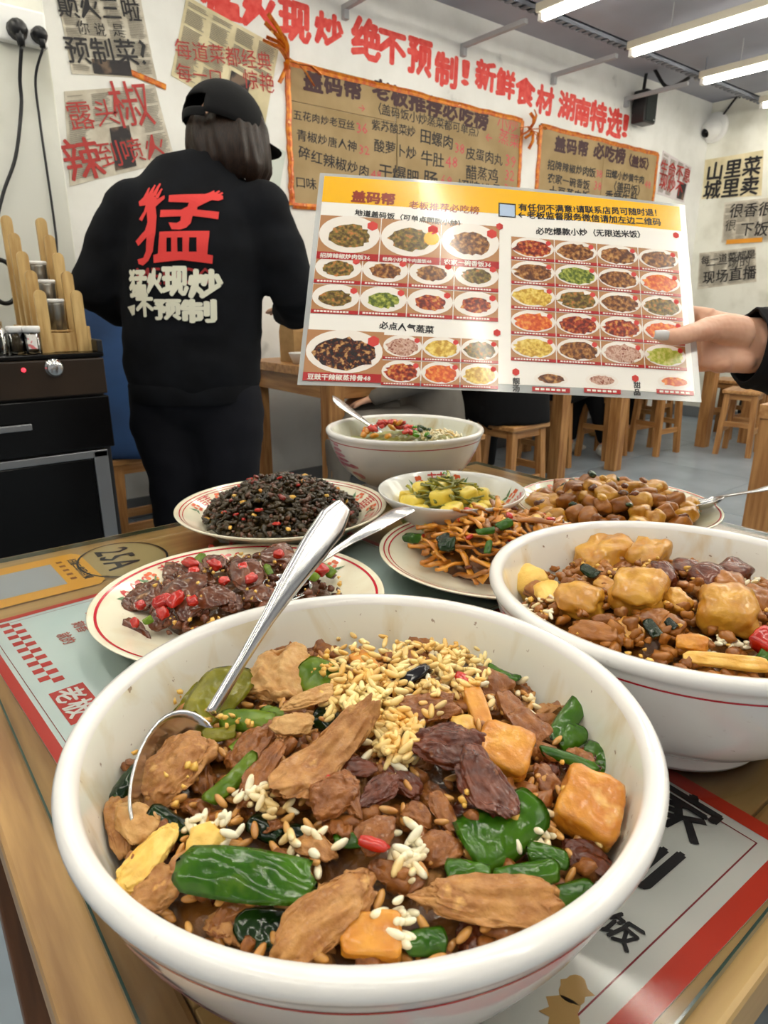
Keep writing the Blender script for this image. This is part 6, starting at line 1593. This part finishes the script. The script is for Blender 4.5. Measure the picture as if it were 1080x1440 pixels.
from_data('laminate_film', V, F, m_lam, mt)
u0, v0 = .012, .016; u1, v1 = .982, .966
m_menu = mat('menu_paper', rgb(244, 240, 232), .22, coat=.5)
V, F = grid_sheet(u0, u1, v0, v1, .0001, .0003); from_data('paper', V, F, m_menu, mt)
asp = MLU / MLV
def muvmap(x, y, l):     # layout: x along u in units of MLU (0..1), y = -v * (MLV / MLU)
    return mpos(x, -y * asp, .0004 + l) - MT0
def XY(px, py): u, v = muv(px, py); return (u, -v / asp)
LAY = .00012
C5 = lambda x, y: XY(400 + x / 3.375, 230 + y / 3.375)
C6 = lambda x, y: XY(690 + x / 2.769, 260 + y / 2.769)
class MP_(Print):
    def fine(s, c=.03): subdiv_print(s, c); return s
m_yband = mat('menu_yellow', rgb(250, 190, 20), .22, coat=.5); m_menured = mat('menu_red', rgb(176, 30, 30), .25, coat=.5); m_mbrown = mat('menu_brown_red', rgb(150, 50, 16), .25, coat=.5)
m_mblack = mat('menu_black', rgb(30, 28, 28), .25, coat=.5); m_mwhite = mat('menu_white', rgb(240, 232, 222), .25, coat=.5); m_mwood = mat('menu_wood', rgb(180, 128, 84), .25, coat=.5)
P = MP_(); P.rect(u0, -.150 / asp, u1, -v0 / asp); P.fine(); P.build('header_band', m_yband, muvmap, 0, mt)
def put(P, s, px0, py0, px1, py1, bold=.02, cf=None):
    bold = {.0: .02, .02: .035, .035: .06}[bold]
    """text from start to end picture points (baseline), sized to fit"""
    a = cf(px0, py0); b = cf(px1, py1); n = sum((GL[(c, bold)][2] if not c.isspace() else .4) for c in s); d = Vector(b) - Vector(a)
    P.text(s, a[0], a[1], d.length / n, bold, rot=atan2(d.y, d.x))
P = MP_(); put(P, '盖码帮', 315, 178, 525, 195, .035, C5); P.fine(.02).build('lettering', m_mbrown, muvmap, LAY, mt)
P = MP_(); put(P, '老板推荐必吃榜!' if False else '老板推荐必吃榜', 588, 212, 925, 240, .0, C5); P.fine(.02).build('lettering', m_mbrown, muvmap, LAY, mt)
P = MP_(); a = C6(30, 70); b = C6(97, 130); P.rect(a[0], b[1], b[0], a[1]); P.fine().build('code_frame', m_mblack, muvmap, LAY, mt)
P = MP_(); a = C6(35, 76); b = C6(93, 126); P.rect(a[0], b[1], b[0], a[1]); P.fine().build('blank_patch', mat('menu_pale_blue', rgb(176, 196, 222), .3), muvmap, LAY * 2, mt)
P = MP_(); put(P, '有任何不满意?请联系店员可随时退！', 108, 100, 668, 122, .02, C6); put(P, '←老板监督服务微信请加左边二维码', 104, 128, 664, 158, .02, C6); P.fine(.02).build('lettering', m_mblack, muvmap, LAY, mt)
P = MP_(); put(P, '地道盖码饭（可单点同款小炒）', 332, 245, 858, 302, .02, C5); put(P, '必点人气蒸菜', 448, 782, 708, 806, .02, C5); put(P, '必吃爆款小炒（无限送米饭）', 176, 192, 604, 206, .02, C6)
put(P, '靓', 84, 775, 114, 776, .02, C6); put(P, '汤', 84, 803, 114, 804, .02, C6); put(P, '甜', 556, 790, 584, 791, .02, C6); put(P, '品', 556, 818, 584, 819, .02, C6)
P.fine(.02).build('lettering', m_mblack, muvmap, LAY, mt)
BG = MP_(); PL = MP_(); RD = MP_(); WT = MP_(); BD = MP_(); YL = MP_(); BT = MP_()
def fmat(n, c1, c2, c3): return mat('food_print_' + n, c1, .25, col2=c2, col3=c3, scale=240, lo=.4, hi=.54, coat=.5, detail=3)
FM = {'brown': fmat('brown', rgb(84, 44, 22), rgb(150, 92, 42), rgb(196, 144, 80)), 'red': fmat('red', rgb(96, 26, 16), rgb(180, 62, 30), rgb(214, 150, 70)), 'green': fmat('green', rgb(70, 88, 26), rgb(140, 150, 50), rgb(190, 190, 90)),
      'yellow': fmat('yellow', rgb(186, 140, 40), rgb(226, 190, 80), rgb(240, 216, 120)), 'dark': fmat('dark', rgb(28, 18, 14), rgb(84, 34, 20), rgb(200, 150, 90)), 'mix': fmat('mix', rgb(84, 60, 26), rgb(130, 112, 44), rgb(196, 120, 60)),
      'orange': fmat('orange', rgb(200, 70, 20), rgb(226, 110, 40), rgb(236, 160, 70)), 'lime': fmat('lime', rgb(176, 190, 70), rgb(212, 216, 110), rgb(230, 226, 150)), 'pale': fmat('pale', rgb(170, 120, 100), rgb(216, 180, 160), rgb(130, 60, 40))}
FP = {k: MP_() for k in FM}
def hexa(cx, cy, r): BD.poly([(cx + r * cos(a), cy + r * sin(a)) for a in [pi / 2 + i * pi / 3 for i in range(6)]]); WT.rect(cx - r * .45, cy + r * .1, cx + r * .45, cy + r * .35) if False else None
def cell(x0, y1, x1, y0, kind, seed, cap='', plate_=True, strip_=.2, food=(.33, .26), bg=True):
    """x0,y1 top left, x1,y0 bottom right in layout units"""
    w = x1 - x0; h = y1 - y0; g = .0012
    if bg: BG.rect(x0 + g, y0 + g, x1 - g, y1 - g)
    cx, cy = (x0 + x1) / 2, y0 + h * (.5 + strip_ * .45)
    PL.ell(cx, cy + h * .01, w * .49, h * (.47 - strip_ * .3), 28)
    rr = random.Random(seed)
    q = MP_(); q.ell(cx, cy - h * .03, w * food[0], h * food[1], 30, .28, seed); q.fine().build('food_print', FM[kind], muvmap, LAY * 3, mt)
    if bg: RD.rect(x0 + g, y0 + g, x1 - g, y0 + h * strip_)
    if cap:
        n_ = sum(GL[(c, .035)][2] for c in cap); s_ = min(h * strip_ * .78, w * .8 / n_); BT.text(cap, x0 + w * .06, y0 + g + h * strip_ * .18, s_, .035)
    else:
        k = 0; x = x0 + w * .08
        while x < x1 - w * .2:
            ww = w * rr.uniform(.035, .06); WT.rect(x, y0 + g + h * strip_ * .28, x + ww, y0 + h * strip_ * .78); x += ww + w * .018
    hexa(x1 - w * .14, y1 - h * .2, min(w, h) * .11)
a = C5(170, 243); b = C5(1020, 505); cw_ = (b[0] - a[0]) / 3
for k, (kd, cp) in enumerate([('mix', '招牌辣椒炒肉饭36'), ('mix', '经典小炒黄牛肉盖饭48'), ('brown', '农家一碗香饭36')]): cell(a[0] + k * cw_, a[1], a[0] + (k + 1) * cw_, b[1], kd, k + 1, cp, strip_=.17)
a = C5(150, 430); b = C5(1015, 755); cw_ = (b[0] - a[0]) / 4; chh = (a[1] - b[1]) / 2
for r_ in range(2):
    for k in range(4): cell(a[0] + k * cw_, a[1] - r_ * chh, a[0] + (k + 1) * cw_, a[1] - (r_ + 1) * chh, [['mix', 'brown', 'brown', 'mix'], ['mix', 'green', 'red', 'red']][r_][k], 10 + r_ * 4 + k, strip_=.14)
a = C5(108, 785); b = C5(460, 1045); cell(a[0], a[1], b[0], b[1], 'dark', 30, '豆豉干辣椒蒸排骨48', strip_=.17, food=(.40, .30))
a = C5(470, 812); b = C5(1015, 1075); cw_ = (b[0] - a[0]) / 3; chh = (a[1] - b[1]) / 2
for r_ in range(2):
    for k in range(3): cell(a[0] + k * cw_, a[1] - r_ * chh, a[0] + (k + 1) * cw_, a[1] - (r_ + 1) * chh, [['pale', 'yellow', 'mix'], ['red', 'orange', 'yellow']][r_][k], 40 + r_ * 3 + k, strip_=.13, food=(.4, .34))
a = C6(78, 200); b = C6(765, 728); cw_ = (b[0] - a[0]) / 4; chh = (a[1] - b[1]) / 5
kinds = ['red', 'brown', 'brown', 'brown', 'brown', 'green', 'brown', 'orange', 'yellow', 'mix', 'brown', 'mix', 'orange', 'red', 'red', 'orange', 'yellow', 'brown', 'pale', 'lime']
for r_ in range(5):
    for k in range(4): cell(a[0] + k * cw_, a[1] - r_ * chh, a[0] + (k + 1) * cw_, a[1] - (r_ + 1) * chh, kinds[r_ * 4 + k], 60 + r_ * 4 + k, strip_=.14, food=(.42, .34))
for k, (x0, x1, kd) in enumerate([(160, 308, 'brown'), (360, 506, 'pale'), (640, 790, 'orange')]):
    a = C6(x0, 728 + k * 6); b = C6(x1, 812 + k * 5)
    h = a[1] - b[1]; w = b[0] - a[0]; PL.ell((a[0] + b[0]) / 2, b[1] + h * .66, w * .45, h * .36, 24); q_ = MP_(); q_.ell((a[0] + b[0]) / 2, b[1] + h * .68, w * .34, h * .24, 24, .2, k); q_.fine().build('food_print', FM[kd], muvmap, LAY * 3, mt)
    RD.rect(a[0], b[1], b[0], b[1] + h * .24)
    for q in range(6): WT.rect(a[0] + w * (.08 + q * .14), b[1] + h * .07, a[0] + w * (.18 + q * .14), b[1] + h * .17)
for cf, x, y in ((C5, 1020, 300), (C5, 1008, 805), (C6, 720, 198), (C6, 35, 165) if False else (C5, 1020, 302), (C6, 97, 730), (C6, 562, 755)): q = cf(x, y); hexa(q[0], q[1], .010)
q = C5(697, 358); YL.ell(q[0], q[1], .020, .020, 12)
for k in range(3):
    q = C5(505, 825); 
BG.fine().build('photo_ground', m_mwood, muvmap, LAY, mt); PL.fine().build('plate_print', m_mwhite, muvmap, LAY * 2, mt)
RD.fine().build('caption_strip', m_menured, muvmap, LAY * 3.5, mt); YL.build('yellow_badge', m_yband, muvmap, LAY * 4, mt); BD.build('red_badge', m_redp, muvmap, LAY * 4, mt)
WT.build('caption_print', m_mwhite, muvmap, LAY * 5, mt); BT.fine(.02).build('caption_lettering', m_mwhite, muvmap, LAY * 5, mt)

# ------------------------------------------------------------------ the arm and hand holding the menu
ht = thing('person', 'outstretched arm in a black sleeve holding the menu, silver thumb nail', 'person', at_f(1100, 500, .76)); HT0 = Vector(ht.location)
def hp(px, py, f): return at_f(px, py, f) - HT0
hb = bmesh.new(); pxm = .76 / FPX     # metres per picture unit at the hand
def htube(pts, radii, seg=16, sub=5):
    P_ = smooth_path([hp(*p) for p in pts], sub); tube(hb, P_, lerp_list([(r if isinstance(r, (tuple, list)) else (r, r)) for r in radii], len(P_)), seg, up=MN)
k = pxm
# palm, flat towards the viewer side; radii: (thickness, breadth)
htube([(1075, 484, .765), (1052, 485, .765), (1028, 482, .762), (1002, 478, .760), (982, 476, .760)], [(22 * k, 41 * k), (21 * k, 43 * k), (19 * k, 47 * k), (16 * k, 49 * k), (11 * k, 44 * k)], 24)
# thumb mound and thumb (in front of the sheet)
htube([(1046, 468, .752), (1022, 463, .742), (998, 463, .728), (978, 467, .712), (960, 472, .700), (944, 474, .695), (929, 474, .694), (924, 474, .695)],
      [(20 * k, 25 * k), (19 * k, 22 * k), (14 * k, 17 * k), (10.5 * k, 12.5 * k), (10 * k, 12 * k), (9.5 * k, 11 * k), (6.5 * k, 7.5 * k), (3 * k, 4 * k)], 18)
# fingers behind the sheet: index on top, then middle, ring, little, unequal lengths, slightly bent
htube([(1000, 447, .765), (978, 442, .776), (958, 440, .782), (938, 442, .782), (920, 445, .780)], [13 * k, 11.5 * k, 10.5 * k, 9.5 * k, 6 * k])
htube([(995, 466, .772), (972, 463, .782), (948, 462, .788), (925, 464, .786), (908, 466, .784)], [13 * k, 12 * k, 11 * k, 9.5 * k, 6 * k])
htube([(992, 488, .770), (970, 488, .780), (948, 488, .786), (926, 489, .784), (912, 490, .782)], [13 * k, 11.5 * k, 10.5 * k, 9 * k, 6 * k])
htube([(996, 510, .762), (982, 512, .768), (966, 512, .775), (950, 512, .778), (938, 512, .776)], [13 * k, 11 * k, 9.5 * k, 8.5 * k, 5 * k])
ellipsoid(hb, hp(1012, 512, .752), (17 * k, 17 * k, 13 * k)); ellipsoid(hb, hp(1040, 508, .755), (22 * k, 22 * k, 16 * k))
# forearm continues inside the sleeve
htube([(1060, 485, .765), (1100, 486, .765), (1170, 500, .75), (1300, 540, .70)], [26 * k, 28 * k, 34 * k, 40 * k])
hand = remeshed('hand', hb, .0016, m_skin, ht, 6)
me = hand.data; NN = [v.normal.copy() for v in me.vertices]
for v, n_ in zip(me.vertices, NN):
    q = v.co + HT0
    v.co += n_ * (.00035 * noise.noise(q * 190) + .0006 * noise.noise(q * 60))
bm = bmesh.new()
# thumb nail, silver
a = hp(927, 471, .683); X = (hp(945, 472, .684) - a).normalized(); Nn = (CAM - HT0 - a).normalized(); Nn = (Nn - X * Nn.dot(X)).normalized(); Y = Nn.cross(X)
V = []
for i in range(9):
    row = []
    for j in range(9):
        u = i / 8; w = j / 8 * 2 - 1; ww = w * (1 - .25 * (1 - u) ** 2 - .25 * max(0, u - .7) * 3)
        row.append(bm.verts.new(a + X * ((u - .30) * .0155) + Y * (ww * .0056) + Nn * (-.0022 * ww * ww * 1.2 + .0004 - .0012 * (u - .5) ** 2)))
    V.append(row)
for i in range(8):
    for j in range(8): bm.faces.new((V[i][j], V[i + 1][j], V[i + 1][j + 1], V[i][j + 1]))
bmesh.ops.recalc_face_normals(bm, faces=bm.faces); bmesh.ops.solidify(bm, geom=bm.faces, thickness=.0007)
o = obj('thumb_nail', bm, mat('silver_nail', rgb(214, 212, 210), .22, metal=.0, coat=.6), ht, True); o['label'] = 'silver painted thumb nail'
# sleeve
sb = bmesh.new()
cuff = [(1051, 488, .765), (1060, 489, .765), (1080, 492, .765), (1120, 500, .76), (1200, 525, .74), (1300, 560, .71), (1420, 600, .68)]
P_ = smooth_path([hp(*p) for p in cuff] + [Vector((1.29, .07, .985)) - HT0], 6); n = len(P_); seg = 36; rings = []
rad = lerp_list([(.040, .043), (.043, .046), (.046, .048), (.052, .052), (.058, .056), (.064, .062), (.070, .068), (.078, .074)], n)
for i, p in enumerate(P_):
    t_ = (P_[min(i + 1, n - 1)] - P_[max(i - 1, 0)]).normalized(); a = (MN - t_ * MN.dot(t_)).normalized(); b = t_.cross(a); ring = []
    for q in range(seg):
        w_ = 2 * pi * q / seg; f = 1 + .07 * noise.noise(Vector((cos(w_) * 2, sin(w_) * 2, i * .25)))
        ring.append(sb.verts.new(p + a * cos(w_) * rad[i][0] * f + b * sin(w_) * rad[i][1] * f))
    rings.append(ring)
for i in range(n - 1):
    for q in range(seg): q2 = (q + 1) % seg; sb.faces.new((rings[i][q], rings[i][q2], rings[i + 1][q2], rings[i + 1][q]))
bmesh.ops.recalc_face_normals(sb, faces=sb.faces); bmesh.ops.solidify(sb, geom=sb.faces, thickness=.003)
obj('sleeve', sb, mat('black_sleeve', rgb(24, 24, 26), .92, bump=.3, bscale=160, scale=100, spec=.2), ht, True)

# the rest of this diner, seated at the right end of the table
dn = seated('x', (1.27, -.14), R(50), m_blk2, m_blk2, m_shoeb, .10, skip=1)
dn['label'] = ht['label']; TM = Matrix.Translation(Vector(dn.location)) @ Matrix.Rotation(R(50), 4, 'Z')
for c in list(ht.children):
    c.parent = dn; c.matrix_parent_inverse = TM.inverted() @ Matrix.Translation(HT0)
bpy.data.objects.remove(ht)

# ------------------------------------------------------------------ labels of the food pieces: where each one lies, and beside what
SIDE = {}
for it in PENDING:
    o, d, m, dish, p, g, cx, cy = it; SIDE.setdefault(dish, []).append(it)
for dish, items in SIDE.items():
    seen = {}
    for it in items:
        o, d, m, _, p, g, cx, cy = it; base = d + ' ' + where(m, p) + ' of the ' + dish; seen.setdefault(base, []).append(it)
    used = set()
    for base, its in seen.items():
        for it in its:
            o, d, m, _, p, g, cx, cy = it; lab = base
            if len(its) > 1:
                near = sorted((x for x in items if x is not it and x[1] != d), key=lambda x: (x[4] - p).length)
                for x in near[:6]:
                    c = base + ', by ' + x[1]
                    if c not in used and len(c.split()) <= 16: lab = c; break
                if lab in used:
                    nn_ = [x[1].split()[-3:] for x in near[:12]]
                    for q1 in range(len(nn_)):
                        c = base + ' near ' + ' '.join(nn_[q1])
                        if c not in used and len(c.split()) <= 16: lab = c; break
            used.add(lab); o['label'] = lab; o['group'] = g or d + 's'
